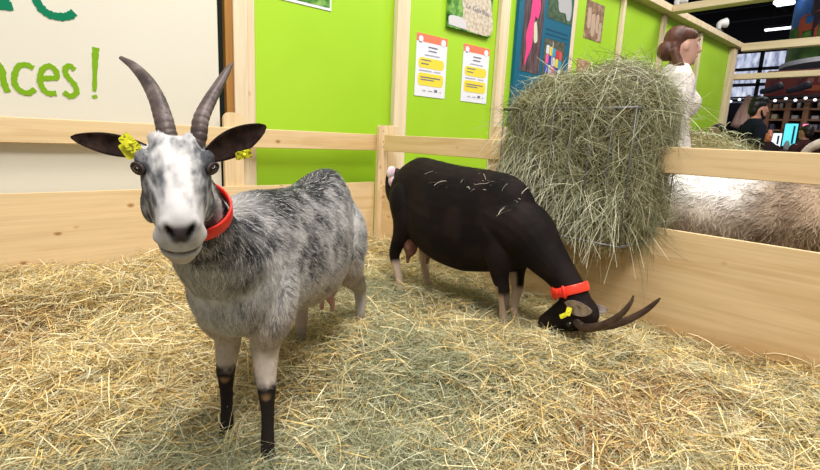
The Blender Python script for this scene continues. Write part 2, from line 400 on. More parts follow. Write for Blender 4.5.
# ------------------------------------------------------------ posters
PY = 3.248
def sheet(mb, x0, x1, z0, z1, y=PY, t=.003, sk=0):
    mb.prism([(x0, z0), (x1, z0), (x1+sk, z1), (x0+sk, z1)], 'y', y-t, y); return mb
PAPER = mat('paper', (.78, .79, .86), .5); PAPERW = mat('photo_border', (.75, .75, .8), .5)
ORG = mat('print_orange', (.82, .20, .11), .5); PYEL = mat('print_yellow', (.80, .66, .06), .5); INK = mat('print_ink', (.16, .16, .22), .5); INKG = mat('print_grey', (.45, .45, .52), .5)
GRASS = noisemat('print_grass', [(.35, (.02, .07, .015)), (.5, (.07, .24, .03)), (.65, (.25, .45, .10))], 14, 5)
def rrect(x0, x1, z0, z1, r):
    p = []
    for cx, cz, a in ((x1-r, z1-r, 0), (x0+r, z1-r, 90), (x0+r, z0+r, 180), (x1-r, z0+r, 270)):
        for k in range(5): t = math.radians(a+k*22.5); p.append((cx+r*math.cos(t), cz+r*math.sin(t)))
    return p
def notice(x0, label):
    x1 = x0+.37; z0, z1 = 1.255, 1.765
    t = thing('notice', label, 'notice', (x0+.185, PY, z0), 'twin information notices')
    sheet(MB(), x0, x1, z0, z1).build('sheet', PAPER, t)
    sheet(MB(), x0, x1, z1-.065, z1, PY-.003, .001).build('header_band', ORG, t)
    for cx, r in ((x0+.05, .026), (x1-.05, .03)):
        mb = MB(); mb.prism([(cx+r*math.cos(a), z1-.045+r*math.sin(a)) for a in np.linspace(0, 2*math.pi, 14)[:-1]], 'y', PY-.0055, PY-.004); mb.build('badge', PAPER, t)
    for a, b in ((z0+.235, z0+.32), (z0+.09, z0+.195)):
        mb = MB(); mb.prism(rrect(x0+.03, x1-.03, a, b, .035), 'y', PY-.0045, PY-.0032); mb.build('yellow_box', PYEL, t)
    for xa, xb, z, m in ((.14, .25, .405, INK), (.14, .24, .375, INK), (.10, .28, .34, INKG), (.06, .18, .295, INK), (.06, .15, .265, INK), (.04, .19, .21, INKG), (.22, .3, .21, INKG), (.06, .3, .155, INK), (.06, .22, .135, INK), (.09, .13, .045, INKG), (.16, .21, .045, INKG), (.235, .27, .045, INK), (.30, .32, .045, INKG), (.03, .06, .435, INK)):
        sheet(MB(), x0+xa, x0+xb, z0+z, z0+z+.009 if xa != .235 else z0+z+.022, PY-.0048, .0008).build('text_line', m, t)
notice(2.965, 'white notice with orange header and two yellow boxes, the left one of the pair')
notice(3.55, 'white notice with orange header and two yellow boxes, the right one, under the sheep photo')
def blob(mb, pts, y, t=.0012): mb.prism([tuple(p) for p in catmull(np.array(pts+[pts[0]], float), 4)[:-1]], 'y', y-t, y)
# grass photo
t = thing('photo_print', 'landscape photo of green grass with white border high on the wall above the grey goat', 'photo', (1.9, PY, 1.77))
sheet(MB(), 1.66, 2.12, 1.765, 2.1).build('sheet', PAPERW, t); sheet(MB(), 1.672, 2.108, 1.783, 2.09, PY-.003, .001).build('print', GRASS, t)
# sheep photo, larger, proud of the wall
t = thing('photo_print', 'photo of a pale woolly sheep with a handwritten name, above the two notices', 'photo', (3.58, PY, 1.86))
MB().box(3.30, 3.88, 3.215, 3.247, 1.86, 2.36).build('panel', GRASS, t)
WOOLP = noisemat('print_wool', [(.3, (.38, .30, .20)), (.6, (.66, .58, .47))], 30, 4)
mb = MB(); blob(mb, [(3.44, 1.875), (3.48, 2.0), (3.46, 2.12), (3.50, 2.28), (3.62, 2.34), (3.78, 2.28), (3.865, 2.12), (3.87, 1.88)], 3.2145); mb.build('printed_sheep', WOOLP, t)
mb = MB(); blob(mb, [(3.305, 1.88), (3.305, 1.95), (3.40, 1.965), (3.50, 1.95), (3.52, 1.88)], 3.2138); mb.build('printed_snow', mat('print_white', (.62, .6, .62), .5), t)
for word, wx in (('Le', 3.51), ('Gabrillou', 3.60)):
    cu = bpy.data.curves.new('name_text', 'FONT'); cu.body = word; cu.size = .062; cu.shear = .2; cu.extrude = .0005
    to = bpy.data.objects.new('name_text', cu); C.objects.link(to); me = bpy.data.meshes.new_from_object(to.evaluated_get(bpy.context.evaluated_depsgraph_get())); bpy.data.objects.remove(to)
    co = np.array([v.co[:] for v in me.vertices]); fs = [tuple(p.vertices) for p in me.polygons]
    mk('name_text', np.stack([wx+co[:, 0], 3.2118-co[:, 2], 2.055+co[:, 1]-(co[:, 0]+wx-3.51)*.06], 1), fs, INK, t, smooth=False)
# teal board
t = thing('display_board', 'teal display board with pictures of a pink scarf, a sheep and coloured yarn', 'board', (4.8, PY, 1.1))
MB().box(4.28, 5.30, 3.205, 3.247, 1.10, 2.72, .002).build('backing', mat('teal_board', (.004, .115, .20), .45), t)
PWOOD = noisemat('print_dark_wood', [(.35, (.04, .022, .025)), (.6, (.13, .08, .09))], 6, 4, stretch=(8, 1, 1))
def pic(x0, x1, z0, z1, m, nm='picture'): return sheet(MB(), x0, x1, z0, z1, 3.205, .003).build(nm, m, t)
p1 = pic(4.36, 4.70, 1.62, 2.45, PWOOD)
mb = MB(); blob(mb, [(4.50, 2.40), (4.56, 2.42), (4.60, 2.36), (4.63, 2.28), (4.60, 2.16), (4.55, 2.17), (4.54, 2.05), (4.53, 1.88), (4.47, 1.76), (4.43, 1.68), (4.44, 1.85), (4.42, 1.98), (4.47, 2.15), (4.48, 2.3)], 3.2015); mb.build('printed_scarf', mat('print_pink', (.86, .05, .22), .5), p1)
mb = MB(); blob(mb, [(4.54, 2.10), (4.58, 2.12), (4.62, 1.95), (4.56, 1.93)], 3.2008); mb.build('printed_cloth', mat('print_pale', (.6, .62, .45), .5), p1)
p2 = pic(4.76, 5.24, 2.20, 2.60, noisemat('print_dark_green', [(.3, (.02, .05, .03)), (.7, (.08, .14, .07))], 20))
mb = MB(); blob(mb, [(4.88, 2.48), (4.95, 2.52), (5.08, 2.52), (5.20, 2.44), (5.21, 2.26), (5.14, 2.24), (5.10, 2.30), (4.98, 2.30), (4.94, 2.40)], 3.2015); mb.build('printed_sheep', mat('print_greywool', (.42, .42, .43), .5), p2)
for k in range(3): sheet(MB(), 4.76, 5.2, 2.08-.045*k, 2.095-.045*k, 3.2049, .001).build('text_line', mat('print_navy%d' % k, (.003, .05, .12), .5), t)
p3 = pic(4.76, 5.16, 1.60, 2.00, noisemat('print_ground', [(.3, (.04, .05, .03)), (.7, (.13, .13, .10))], 25))
cc = [(.05, .10, .5), (.75, .6, .08), (.5, .5, .55), (.04, .3, .5), (.8, .1, .3), (.6, .04, .05), (.03, .06, .35), (.6, .1, .1), (.65, .65, .7)]
YM = [mat('print_yarn%d' % i, c, .5) for i, c in enumerate(cc)]
for i in range(5):
    for j in range(3):
        mb = MB(); mb.prism(rrect(4.80+.064*i, 4.857+.064*i, 1.655+.095*j-.008*i, 1.745+.095*j-.008*i, .016), 'y', 3.2005, 3.2018); mb.build('printed_yarn', YM[(i*2+j*4) % 9], p3)
sheet(MB(), 4.91, 4.925, 1.58, 1.98, 3.2004, .001).build('printed_pole', mat('print_pole', (.5, .45, .42), .5), p3)
# flock photo + brick photo
t = thing('photo_print', 'brown photo of a flock of sheep on the green wall above the hay', 'photo', (5.8, PY, 2.13))
sheet(MB(), 5.60, 6.02, 2.14, 2.56).build('sheet', noisemat('print_brown', [(.3, (.12, .06, .04)), (.55, (.3, .18, .11)), (.7, (.5, .38, .26))], 14, 5), t)
for (x, z, s) in ((5.68, 2.42, 1), (5.78, 2.36, 1.1), (5.88, 2.38, .9), (5.95, 2.30, .9)):
    mb = MB(); blob(mb, [(x-.04*s, z+.05*s), (x+.03*s, z+.06*s), (x+.05*s, z-.08*s), (x+.03*s, z-.16*s), (x-.03*s, z-.14*s)], PY-.0032); mb.build('printed_sheep', mat('print_tan%d' % int(x*100), (.50, .36, .26), .5), t)
t = sheet(MB(), 5.52, 5.82, 1.62, 1.90); t = t.build('photo_print', noisemat('print_brick', [(.4, (.35, .17, .08)), (.55, (.55, .36, .2))], 30, 1, stretch=(.4, 1, 2.0))); tag(t, 'small reddish brick photo just above the hay on the green wall', 'photo')
t = thing('notice', 'white notice with dark figure on the wall behind the woman', 'notice', (8.7, PY, 1.35))
sheet(MB(), 8.45, 8.92, 1.35, 2.05).build('sheet', PAPER, t)
mb = MB(); blob(mb, [(8.62, 1.5), (8.60, 1.7), (8.66, 1.85), (8.74, 1.83), (8.78, 1.65), (8.75, 1.5)], PY-.0035); mb.build('printed_figure', mat('print_dark', (.08, .1, .16), .5), t)
# clamp lights on the wall beam
for x in (7.92, 9.75):
    t = thing('spotlight', 'small white clamp spotlight on the top beam %s' % ('beside the cross beam' if x < 9 else 'above the woman, nearer the far corner'), 'lamp', (x, 3.2, 2.87))
    mb = MB(); mb.box(x-.05, x+.05, 3.12, 3.22, 2.86, 2.92, .01); mb.build('clamp', METAL, t)
    mb = MB(); mb.tube([(x+.02, 3.17, 2.90), (x+.02, 3.17, 3.0), (x+.1, 3.10, 3.03)], [.02, .05, .08], 12); mb.build('lamp_head', WHITE, t, True)

# ------------------------------------------------------------ straw bedding
CP = np.array([(-.5, 3.05, .17), (.1, 3.05, .15), (.8, 3.05, .13), (1.6, 3.0, .12), (2.4, 3.0, .10), (2.35, 2.3, .06), (2.4, 1.7, .02), (2.4, 1.2, .0), (2.4, .8, -.02), (2.1, .7, .05), (2.15, .95, .08), (1.85, .95, .08), (1.66, .95, .10), (1.68, 1.12, .08), (1.85, .78, .07),
  (2.4, .4, .02), (2.4, .0, .08), (.6, 1.2, -.045), (.68, 1.1, -.03), (.5, 1.15, -.03), (.55, 1.38, .005), (1.2, 1.66, .09), (.95, 1.62, .08), (1.78, 2.0, .06), (1.95, 1.95, .06), (1.85, 1.3, .05), (.2, 2.0, .04), (0, 1.4, .0), (.9, .9, .0), (1.5, .6, .03), (-.4, 2.2, .06), (1.2, 2.4, .08)])
def gh(x, y):
    x = np.asarray(x, float); y = np.asarray(y, float)
    d2 = (x[..., None]-CP[:, 0])**2+(y[..., None]-CP[:, 1])**2; wt = np.exp(-d2/(2*.2**2))+1e-5
    h = (wt*CP[:, 2]).sum(-1)/wt.sum(-1)
    p = np.stack([x.ravel(), y.ravel(), x.ravel()*0+.5], 1)
    return h+((fbm(p, 6, 3)-.5)*.085).reshape(x.shape)
STR = np.array([(.82, .67, .33), (.78, .56, .20), (.90, .80, .52), (.64, .44, .16), (.76, .67, .40)])
HAYC = np.array([(.44, .45, .28), (.34, .37, .20), (.56, .55, .38), (.28, .27, .14), (.50, .46, .26)])
def zone(x, y):
    """share of green hay against golden straw"""
    p = np.stack([x, y, x*0+3.3], 1); g = fbm(p, 2.3, 3)*1.2-.40
    for cx, cy, r, a in ((.15, 1.15, .38, .85), (.5, 1.0, .3, .5), (1.5, 1.65, .42, .55), (1.3, 1.0, .3, .25), (1.9, .75, .25, .35), (1.75, 2.2, .4, .35), (.1, 2.3, .6, -.45), (.7, 2.7, .5, -.3), (1.1, .75, .3, .15), (.8, .8, .3, .3), (2.2, 2.9, .3, -.4)):
        g = g+a*np.exp(-((x-cx)**2+(y-cy)**2)/(2*r*r))
    return np.clip(g, .05, .92)
def strands(N, xr, yr, hf, accept=None, dens=1.3, rise=0.0):
    out = []
    x = rng.uniform(*xr, N*4); y = rng.uniform(*yr, N*4); d = np.hypot(x, y); keep = rng.random(N*4) < np.minimum(1, (.85/d)**dens)
    P = np.stack([x, y, x*0], 1)-V(0, 0, H); z = P@fw; sx = 410+498.8*(P@r2)/z; sy = 235-498.8*(P@u2)/z
    keep &= (z > .3) & (sx > -90) & (sx < 910) & (sy < 640)
    k = np.where(keep)[0][:N]; x, y = x[k], y[k]; n = len(k)
    g = zone(x, y); hay = rng.random(n) < g
    az = rng.uniform(0, 2*np.pi, n)+0*x; p = np.stack([x, y, x*0], 1); az += (noise(p, 4)-.5)*5
    pitch = rng.normal(0.02, .26, n)+(rng.random(n) < .05)*rng.uniform(.1, .7, n)
    L = np.where(hay, rng.uniform(.05, .19, n), rng.uniform(.04, .19, n))
    W = np.where(hay, rng.uniform(.0004, .0009, n), rng.uniform(.0007, .0019, n))
    K = 5; t = np.linspace(-.5, .5, K)[None]
    bend = np.where(hay, rng.normal(0, 1.6, n), rng.normal(0, .55, n))[:, None]
    a = az[:, None]+bend*t; pi_ = pitch[:, None]+rng.normal(0, .35, n)[:, None]*t-np.where(hay, 1.0, .25)[:, None]*t*np.sign(t)*.5
    dl = (L/(K-1))[:, None]; dx = np.cos(a)*np.cos(pi_)*dl; dy = np.sin(a)*np.cos(pi_)*dl; dz = np.sin(pi_)*dl
    X = x[:, None]+np.cumsum(dx, 1)-dx.sum(1)[:, None]/2; Y = y[:, None]+np.cumsum(dy, 1)-dy.sum(1)[:, None]/2
    base = hf(x, y)+rng.uniform(-.010, .034, n); Z = base[:, None]+np.cumsum(dz, 1)-dz.sum(1)[:, None]/2
    X = np.clip(X, -9, XF-.004); Y = np.minimum(Y, D-.004)
    Z = np.maximum(Z, hf(X, Y)-.004+rng.uniform(0, .01, n)[:, None])
    Pp = np.stack([X, Y, Z], 2); T = nrm(np.gradient(Pp, axis=1)); q = nrm(rng.normal(0, .5, (n, 1, 3))+V(0, 0, 1)); S = nrm(np.cross(T, q))
    v, f = ribbons(Pp, S, np.repeat(W[:, None], K, 1)*np.array([.7, 1, 1, 1, .5])[None])
    c = np.where(hay[:, None], HAYC[rng.integers(0, 5, n)], STR[rng.integers(0, 5, n)])*rng.uniform(.50, 1.36, n)[:, None]
    br = (noise(p, 3.1) > .74) & (rng.random(n) < .30); c[br] = np.array([.42, .23, .09])*rng.uniform(.7, 1.2, br.sum())[:, None]
    return v, f, np.repeat(c, 2*K, 0)
gx, gy = np.meshgrid(np.linspace(-1.6, XF-.002, 150), np.linspace(-.5, D-.002, 130), indexing='ij')
gv = np.stack([gx, gy, gh(gx, gy)-.006], -1).reshape(-1, 3)
ii = (np.arange(149)[:, None]*130+np.arange(129)[None]).ravel(); gf = np.stack([ii, ii+130, ii+131, ii+1], 1).ravel()
gc = mix((.50, .34, .12), (.20, .21, .10), zone(gv[:, 0], gv[:, 1]))*(.25+.4*fbm(gv, 40, 2))[:, None]  # bedding ground darkened: occlusion between the stems put into its colour
def combine(parts):
    vs, lvs, lss, cs = [], [], [], []; nv = nl = 0
    for v, (lv, ls), c in parts:
        vs.append(v); lvs.append(lv+nv); lss.append(ls+nl); cs.append(c); nv += len(v); nl += len(lv)
    return np.vstack(vs), (np.concatenate(lvs), np.concatenate(lss)), np.vstack(cs)
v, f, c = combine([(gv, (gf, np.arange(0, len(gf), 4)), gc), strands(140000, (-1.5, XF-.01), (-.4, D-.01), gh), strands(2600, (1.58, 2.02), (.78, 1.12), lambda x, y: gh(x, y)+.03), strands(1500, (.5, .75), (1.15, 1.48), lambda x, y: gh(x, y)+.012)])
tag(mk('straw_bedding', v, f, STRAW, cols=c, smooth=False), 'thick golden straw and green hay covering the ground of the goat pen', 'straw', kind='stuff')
def leaning(n, xf, yf, label, nrmv):
    x, y = xf(n), yf(n); r0 = np.stack([x, y, gh(x, y)-.01], 1); d = nrm(np.stack([rng.normal(0, .6, n), rng.normal(0, .6, n), rng.uniform(.5, 1.4, n)], 1)+nrmv*.3)
    L = rng.uniform(.04, .12, n); K = 4; t = np.linspace(0, 1, K); P = r0[:, None]+d[:, None]*(L[:, None]*t[None])[..., None]; P[..., 2] -= (t**2)[None]*L[:, None]*.3
    P[..., 0] = np.minimum(P[..., 0], XF-.004); P[..., 1] = np.minimum(P[..., 1], D-.004)
    S = nrm(np.cross(nrm(np.gradient(P, axis=1)), nrm(rng.normal(0, 1, (n, 1, 3))))); v, f = ribbons(P, S, np.full((n, K), .0012)); cl = STR[rng.integers(0, 5, n)]*rng.uniform(.6, 1.1, n)[:, None]
    tag(mk('leaning_straw', v, f, STRAW, cols=np.repeat(cl, 2*K, 0), smooth=False), label, 'straw', kind='stuff')
leaning(1500, lambda n: rng.uniform(-.7, 2.4, n), lambda n: rng.uniform(2.93, 3.09, n), 'upright straw ends leaning on the foot of the left fence boards', V(0, .4, 0))
leaning(900, lambda n: rng.uniform(2.36, 2.465, n), lambda n: rng.uniform(.0, 2.9, n), 'straw ends leaning on the foot of the right fence boards', V(.4, 0, 0))
# neighbouring pen
def gh2(x, y): return np.asarray(x)*0-.04+.02*np.sin(np.asarray(y)*5+np.asarray(x)*3)
gx, gy = np.meshgrid(np.linspace(XF+.035, 6.4, 60), np.linspace(-2.5, 3.1, 70), indexing='ij')
gv = np.stack([gx, gy, gh2(gx, gy)], -1).reshape(-1, 3); ii = (np.arange(59)[:, None]*70+np.arange(69)[None]).ravel(); gf = np.stack([ii, ii+70, ii+71, ii+1], 1).ravel()
gc = mix((.40, .28, .12), (.25, .2, .1), fbm(gv, 6, 3))
tag(mk('straw_litter', gv, (gf, np.arange(0, len(gf), 4)), STRAW, cols=gc), 'trodden straw litter on the ground of the sheep pen beyond the right fence', 'straw', kind='stuff')

# ------------------------------------------------------------ hay rack
X0, X1, Y0, Y1, Z0, Z1 = 2.195, 2.70, .985, 1.69, 0.455, 1.07
hr = thing('hay_rack', 'grey wire rack full of hay hung astride the fence rail', 'hay rack', (XF, 1.33, Z0))
def ring(z, inset=0): 
    a, b, c_, d = X0+inset, X1-inset, Y0+inset, Y1-inset
    return [(a, c_, z), (b, c_, z), (b, d, z), (a, d, z), (a, c_, z)]
for z in (Z1, Z0):
    P = ring(z)
    for i in range(4): 
        mb = MB(); mb.tube([P[i], P[i+1]], .0065, 8, sub=1); mb.build('frame_wire', METAL, hr, True)
bars = [(X0, y) for y in np.linspace(Y0+.1, Y1-.1, 6)]+[(X1, y) for y in np.linspace(Y0+.1, Y1-.1, 6)]+[(x, Y0) for x in (X0+.06, X0+.15, XF+.09, XF+.16)]+[(x, Y1) for x in (X0+.1, X1-.1)]+[(X0, Y0), (X1, Y0), (X0, Y1), (X1, Y1)]
for x, y in bars:
    mb = MB(); mb.tube([(x, y, Z0), (x, y, Z1)], .0035, 6, sub=1); mb.build('bar', METAL, hr, True)
mb = MB(); mb.tube([(XF+.012, Y0, Z1), (XF+.012, Y0-.015, Z1-.02), (XF+.012, Y0-.012, .925)], .005, 6, sub=3); mb.build('hook', METAL, hr, True)
# hay filling: displaced superellipsoid core and stems over it
def hay_core(c, r, n1=46, n2=40, amp=.05, top=None, ex=.55):
    v = []
    for i in range(n1+1):
        a = math.pi*i/n1
        for j in range(n2):
            b = 2*math.pi*j/n2; s = lambda t: math.copysign(abs(t)**ex, t)
            v.append((s(math.sin(a))*s(math.cos(b)), s(math.sin(a))*s(math.sin(b)), s(math.cos(a))))
    v = np.array(v)*r+c; n = fbm(v, 7, 3)-.5; d = nrm(v-c); v = v+d*(n*amp*2)[:, None]
    if top: v = top(v)
    f = []
    for i in range(n1):
        for j in range(n2): f += [i*n2+j, (i+1)*n2+j, (i+1)*n2+(j+1) % n2, i*n2+(j+1) % n2]
    f = np.array(f); return v, (f, np.arange(0, len(f), 4))
cH = V(2.45, 1.32, .80)
def toph(v):
    v = v.copy(); u = np.clip((v[:, 2]-.8)/.35, 0, 1)
    v[:, 2] += u*(.055+.075*np.exp(-((v[:, 1]-1.15)/.35)**2)-.06*ss(v[:, 1], 1.45, 1.75))
    lo = np.clip((.8-v[:, 2])/.4, 0, 1); v[:, 1] -= lo*.03
    k_ = 1+.13*ss(v[:, 2], .98, 1.10); v[:, 0] = 2.45+(v[:, 0]-2.45)*k_; v[:, 1] = 1.30+(v[:, 1]-1.30)*k_; v[:, 2] += u*.015
    return v
hv, hf_ = hay_core(cH+V(0, .03, 0), V(.225, .375, .32), amp=.035, ex=.42, top=toph)
m_ = (hv[:, 2] < .54); hv[m_, 0] = np.where(hv[m_, 0] > XF-.01, XF-.01-.0*hv[m_, 0], hv[m_, 0])
pts, nor = surf_samples(hv, hf_, 21000); sgn = np.sign(((pts-cH)*nor).sum(1)); nor = nor*sgn[:, None]
N = len(pts); K = 7; t = np.linspace(0, 1, K)
dirs = nrm(rng.normal(0, 1, (N, 3))); dirs = nrm(dirs-nor*(dirs*nor).sum(1)[:, None]*.85)
sidef = (np.abs(nor[:, 2]) < .6)
dirs[sidef] = nrm(dirs[sidef]+V(0, 0, -.35)*rng.random((sidef.sum(), 1)))
L = rng.uniform(.05, .17, N); far = rng.random(N) < .05; L[far] *= 1.5
bend = nrm(rng.normal(0, 1, (N, 3)))*rng.uniform(.1, 1.5, N)[:, None]
P = pts[:, None]+nor[:, None]*(rng.uniform(-.006, .02, N))[:, None, None]+L[:, None, None]*(dirs[:, None]*t[None, :, None]+bend[:, None]*(t**2)[None, :, None]*.5+nor[:, None]*((t*(1-t))[None, :, None]*(rng.uniform(.05, .5, N))[:, None, None]))
P[..., 2] -= (L[:, None]*(t**2)[None]*(.15+.2*sidef[:, None])*rng.uniform(0, 2, N)[:, None])
low = P[..., 2] < .56; inx = low & (P[..., 0] > XF-.006); P[..., 0] = np.where(inx, XF-.006, P[..., 0])
q = nrm(rng.normal(0, .6, (N, 1, 3))+nor[:, None]); T = nrm(np.gradient(P, axis=1)); S = nrm(np.cross(T, q))
Wd = rng.uniform(.0005, .0012, N)[:, None]*np.array([.8, 1, 1, 1, 1, .8, .4])[None]
v, f = ribbons(P, S, Wd)
HC = np.array([(.64, .64, .44), (.38, .40, .23), (.27, .29, .15), (.52, .51, .33), (.18, .17, .08), (.40, .38, .20), (.28, .22, .11)])
c = HC[rng.integers(0, 7, N)]*rng.uniform(.7, 1.25, N)[:, None]
topm = np.clip((pts[:, 2]-1.05)/.1, 0, 1); c = c*(1-.0*topm[:, None])
cc_ = np.repeat(c, 2*K, 0); core = mix((.07, .05, .022), (.13, .10, .045), fbm(hv, 12, 2))  # core coloured dark for the shade inside the hay
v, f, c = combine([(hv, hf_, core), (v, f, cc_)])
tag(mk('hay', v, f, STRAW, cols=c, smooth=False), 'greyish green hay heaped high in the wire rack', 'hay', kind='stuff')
def wisps(name, label, roots, dirs, L, col, w=.0009, kind='stuff', gravity=.7):
    N = len(roots); K = 6; t = np.linspace(0, 1, K); be = nrm(rng.normal(0, 1, (N, 3)))*rng.uniform(.1, .8, N)[:, None]
    P = roots[:, None]+L[:, None, None]*(dirs[:, None]*t[None, :, None]+be[:, None]*(t**2)[None, :, None]*.4); P[..., 2] -= gravity*L[:, None]*(t**2)[None]
    S = nrm(np.cross(nrm(np.gradient(P, axis=1)), nrm(rng.normal(0, 1, (N, 1, 3)))))
    v, f = ribbons(P, S, np.full((N, K), w)); c = np.array(col)*rng.uniform(.75, 1.2, N)[:, None]
    return tag(mk(name, v, f, STRAW, cols=np.repeat(c, 2*K, 0)), label, 'hay', kind=kind)
n = 420; wy = rng.uniform(1.0, 1.72, n); wz = rng.uniform(.52, .74, n)+.24*ss(wy, 1.2, 1.7)
wd_ = nrm(np.stack([rng.uniform(-1, -.3, n), rng.normal(0, .5, n), rng.uniform(-.6, .3, n)], 1))
wisps('hanging_hay', 'loose hay stems trailing from the rack over the black goat', np.stack([rng.uniform(2.20, 2.26, n), wy, wz], 1), wd_, rng.uniform(.06, .20, n), (.62, .60, .42))

# hay heap beyond in sheep pen
hb = hay_core(V(5.3, 1.75, .47), V(.5, .62, .58), 26, 26, .05, ex=.8)
pp, nn_ = surf_samples(hb[0], hb[1], 6000); nn_ = nn_*np.sign(((pp-V(5.3, 1.75, .42))*nn_).sum(1))[:, None]; N = len(pp)
dd = nrm(rng.normal(0, 1, (N, 3))); tt = np.linspace(0, 1, 5); LL = rng.uniform(.08, .25, N)
P = pp[:, None]+nn_[:, None]*.015+LL[:, None, None]*(dd[:, None]*tt[None, :, None])
P[..., 2] -= (tt**2)[None]*.5*LL[:, None]; P[..., 2] = np.maximum(P[..., 2], -.03)
S = nrm(np.cross(nrm(np.gradient(P, axis=1)), nrm(rng.normal(0, 1, (N, 1, 3))))); v, f = ribbons(P, S, np.full((N, 5), .003))
v, f, c = combine([(hb[0], hb[1], np.tile([.22, .18, .07], (len(hb[0]), 1))), (v, f, np.repeat(HC[rng.integers(0, 7, N)]*1.05, 10, 0))])
tag(mk('hay_heap', v, f, STRAW, cols=c, smooth=False), 'rounded heap of hay in the sheep pen in front of the dark haired man', 'hay', kind='stuff')

# ------------------------------------------------------------ goats
def horn(parent, pts, rad, m, ridges=18, label=None):
    A = catmull(np.hstack([np.array(pts, float), np.array(rad)[:, None]]), 22); n = 18
    P = A[:, :3]; tt_ = np.linspace(0, ridges, len(A)); R = A[:, 3]*(1+.085*(np.abs(np.sin(tt_*np.pi))**.6-.5)*np.clip(np.linspace(1.5, -.4, len(A)), 0, 1))
    v, f = tube(P, R, n, .8, sub=1); o = mk('horn', v, f, m, parent); 
    return o
HORN1 = noisemat('horn_grey_brown', [(.3, (.045, .03, .028)), (.55, (.115, .08, .072)), (.75, (.22, .175, .165))], 22, 4, .45, .4, .25, bscale=60)
HORN2 = noisemat('horn_brown', [(.3, (.03, .017, .011)), (.6, (.085, .05, .033)), (.8, (.17, .115, .08))], 18, 4, .5, .3, .25, bscale=60)
def leaf_ear(parent, base, tip, upv, width, mOut, mIn, th=.006, droop=0.0, cup=.35):
    """cupped leaf shaped ear: outer and inner skin"""
    base = np.array(base); tip = np.array(tip); ax = tip-base; Ln = np.linalg.norm(ax); ax = ax/Ln
    up = np.array(upv, float); up = nrm(up-ax*(up@ax)); ou = np.cross(ax, up)
    K, M = 15, 9; prof = lambda t: width*(np.sin(np.pi*min(1, t*.80+.16))**.8)*(1 if t < .97 else .45)
    def grid(off):
        g = []
        for i in range(K):
            t = i/(K-1); hw_ = prof(t)
            for j in range(M):
                s = -1+2*j/(M-1); g.append(base+ax*Ln*t+up*hw_*s+ou*(-cup*hw_*(1-s*s)+off*(1-.4*abs(s)))-V(0, 0, 1)*droop*t*t)
        return g
    a = grid(-th/2); b = grid(th/2); N = K*M; f = []
    fi = []
    for i in range(K-1):
        for j in range(M-1):
            q = i*M+j; f.append((q, q+1, q+M+1, q+M)); fi.append(0); f.append((N+q, N+q+M, N+q+M+1, N+q+1)); fi.append(1)
    for i in range(K-1):
        q = i*M; f.append((q, q+M, N+q+M, N+q)); fi.append(0); q = i*M+M-1; f.append((q, N+q, N+q+M, q+M)); fi.append(0)
    for j in range(M-1):
        f.append((j, N+j, N+j+1, j+1)); fi.append(0); q = (K-1)*M+j; f.append((q, q+1, N+q+1, N+q)); fi.append(0)
    return mk('ear', a+b, f, None, parent, mats=[mOut, mIn], fmat=fi)
def band(parent, c, ax, ru, rv, u, h, th, m, name='collar', sag=None):
    """closed strap around axis ax centred c, radii ru/rv"""
    ax = nrm(ax); u = nrm(np.array(u)-ax*(np.array(u)@ax)); w_ = np.cross(ax, u); v = []; f = []; n = 48
    for i in range(n):
        a = 2*np.pi*i/n; d = u*math.cos(a)*ru+w_*math.sin(a)*rv; o = nrm(d)
        p = c+d
        for (k, e) in ((-.5, 0), (-.4, 1), (.4, 1), (.5, 0)): v.append(p+ax*h*k+o*(th*(.75+.25*e)))
        for (k, e) in ((.5, 0), (-.5, 0)): v.append(p+ax*h*k)
    for i in range(n):
        for k in range(6): f.append((i*6+k, i*6+(k+1) % 6, ((i+1) % n)*6+(k+1) % 6, ((i+1) % n)*6+k))
    return mk(name, v, f, m, parent)
# ---- grey goat -------------------------------------------------
A = np.array((.57, 1.30)); B = np.array((1.095, 1.665)); d2 = (B-A)/np.linalg.norm(B-A); n2_ = np.array([d2[1], -d2[0]])
def W1(s, l, z): p = A+d2*s+n2_*l; return V(p[0], p[1], z)
E = V(.311, .994, .815); HL = nrm(V(.954, -.298, .016)); HF = nrm(V(-.257, -.848, -.465)); HF = nrm(HF-HL*(HF@HL)); HU = np.cross(HF, HL)
HU = HU if HU[2] > 0 else -HU
def W1h(x, y, z): return E+HF*x+HL*y+HU*z
gmb = MB()
gmb.add(*loft([(-.165, .05, .62, .44), (-.13, .09, .66, .39), (-.06, .122, .705, .345), (.05, .132, .733, .325), (.22, .138, .725, .315), (.39, .150, .727, .295), (.51, .140, .757, .305), (.595, .118, .768, .33), (.67, .10, .735, .38), (.745, .075, .66, .44), (.78, .05, .60, .50)],
  lambda s, l, z: W1(s, l*(1-.12*((z-.5)/.25)), z), 28, 4, .92))
# neck
gmb.tube([W1h(-.075, 0, -.04), (.366, 1.092, .748), (.408, 1.142, .67), (.47, 1.21, .585), W1(.0, 0, .54)], [.055, .060, .076, .104, .12], 18, 1.0)
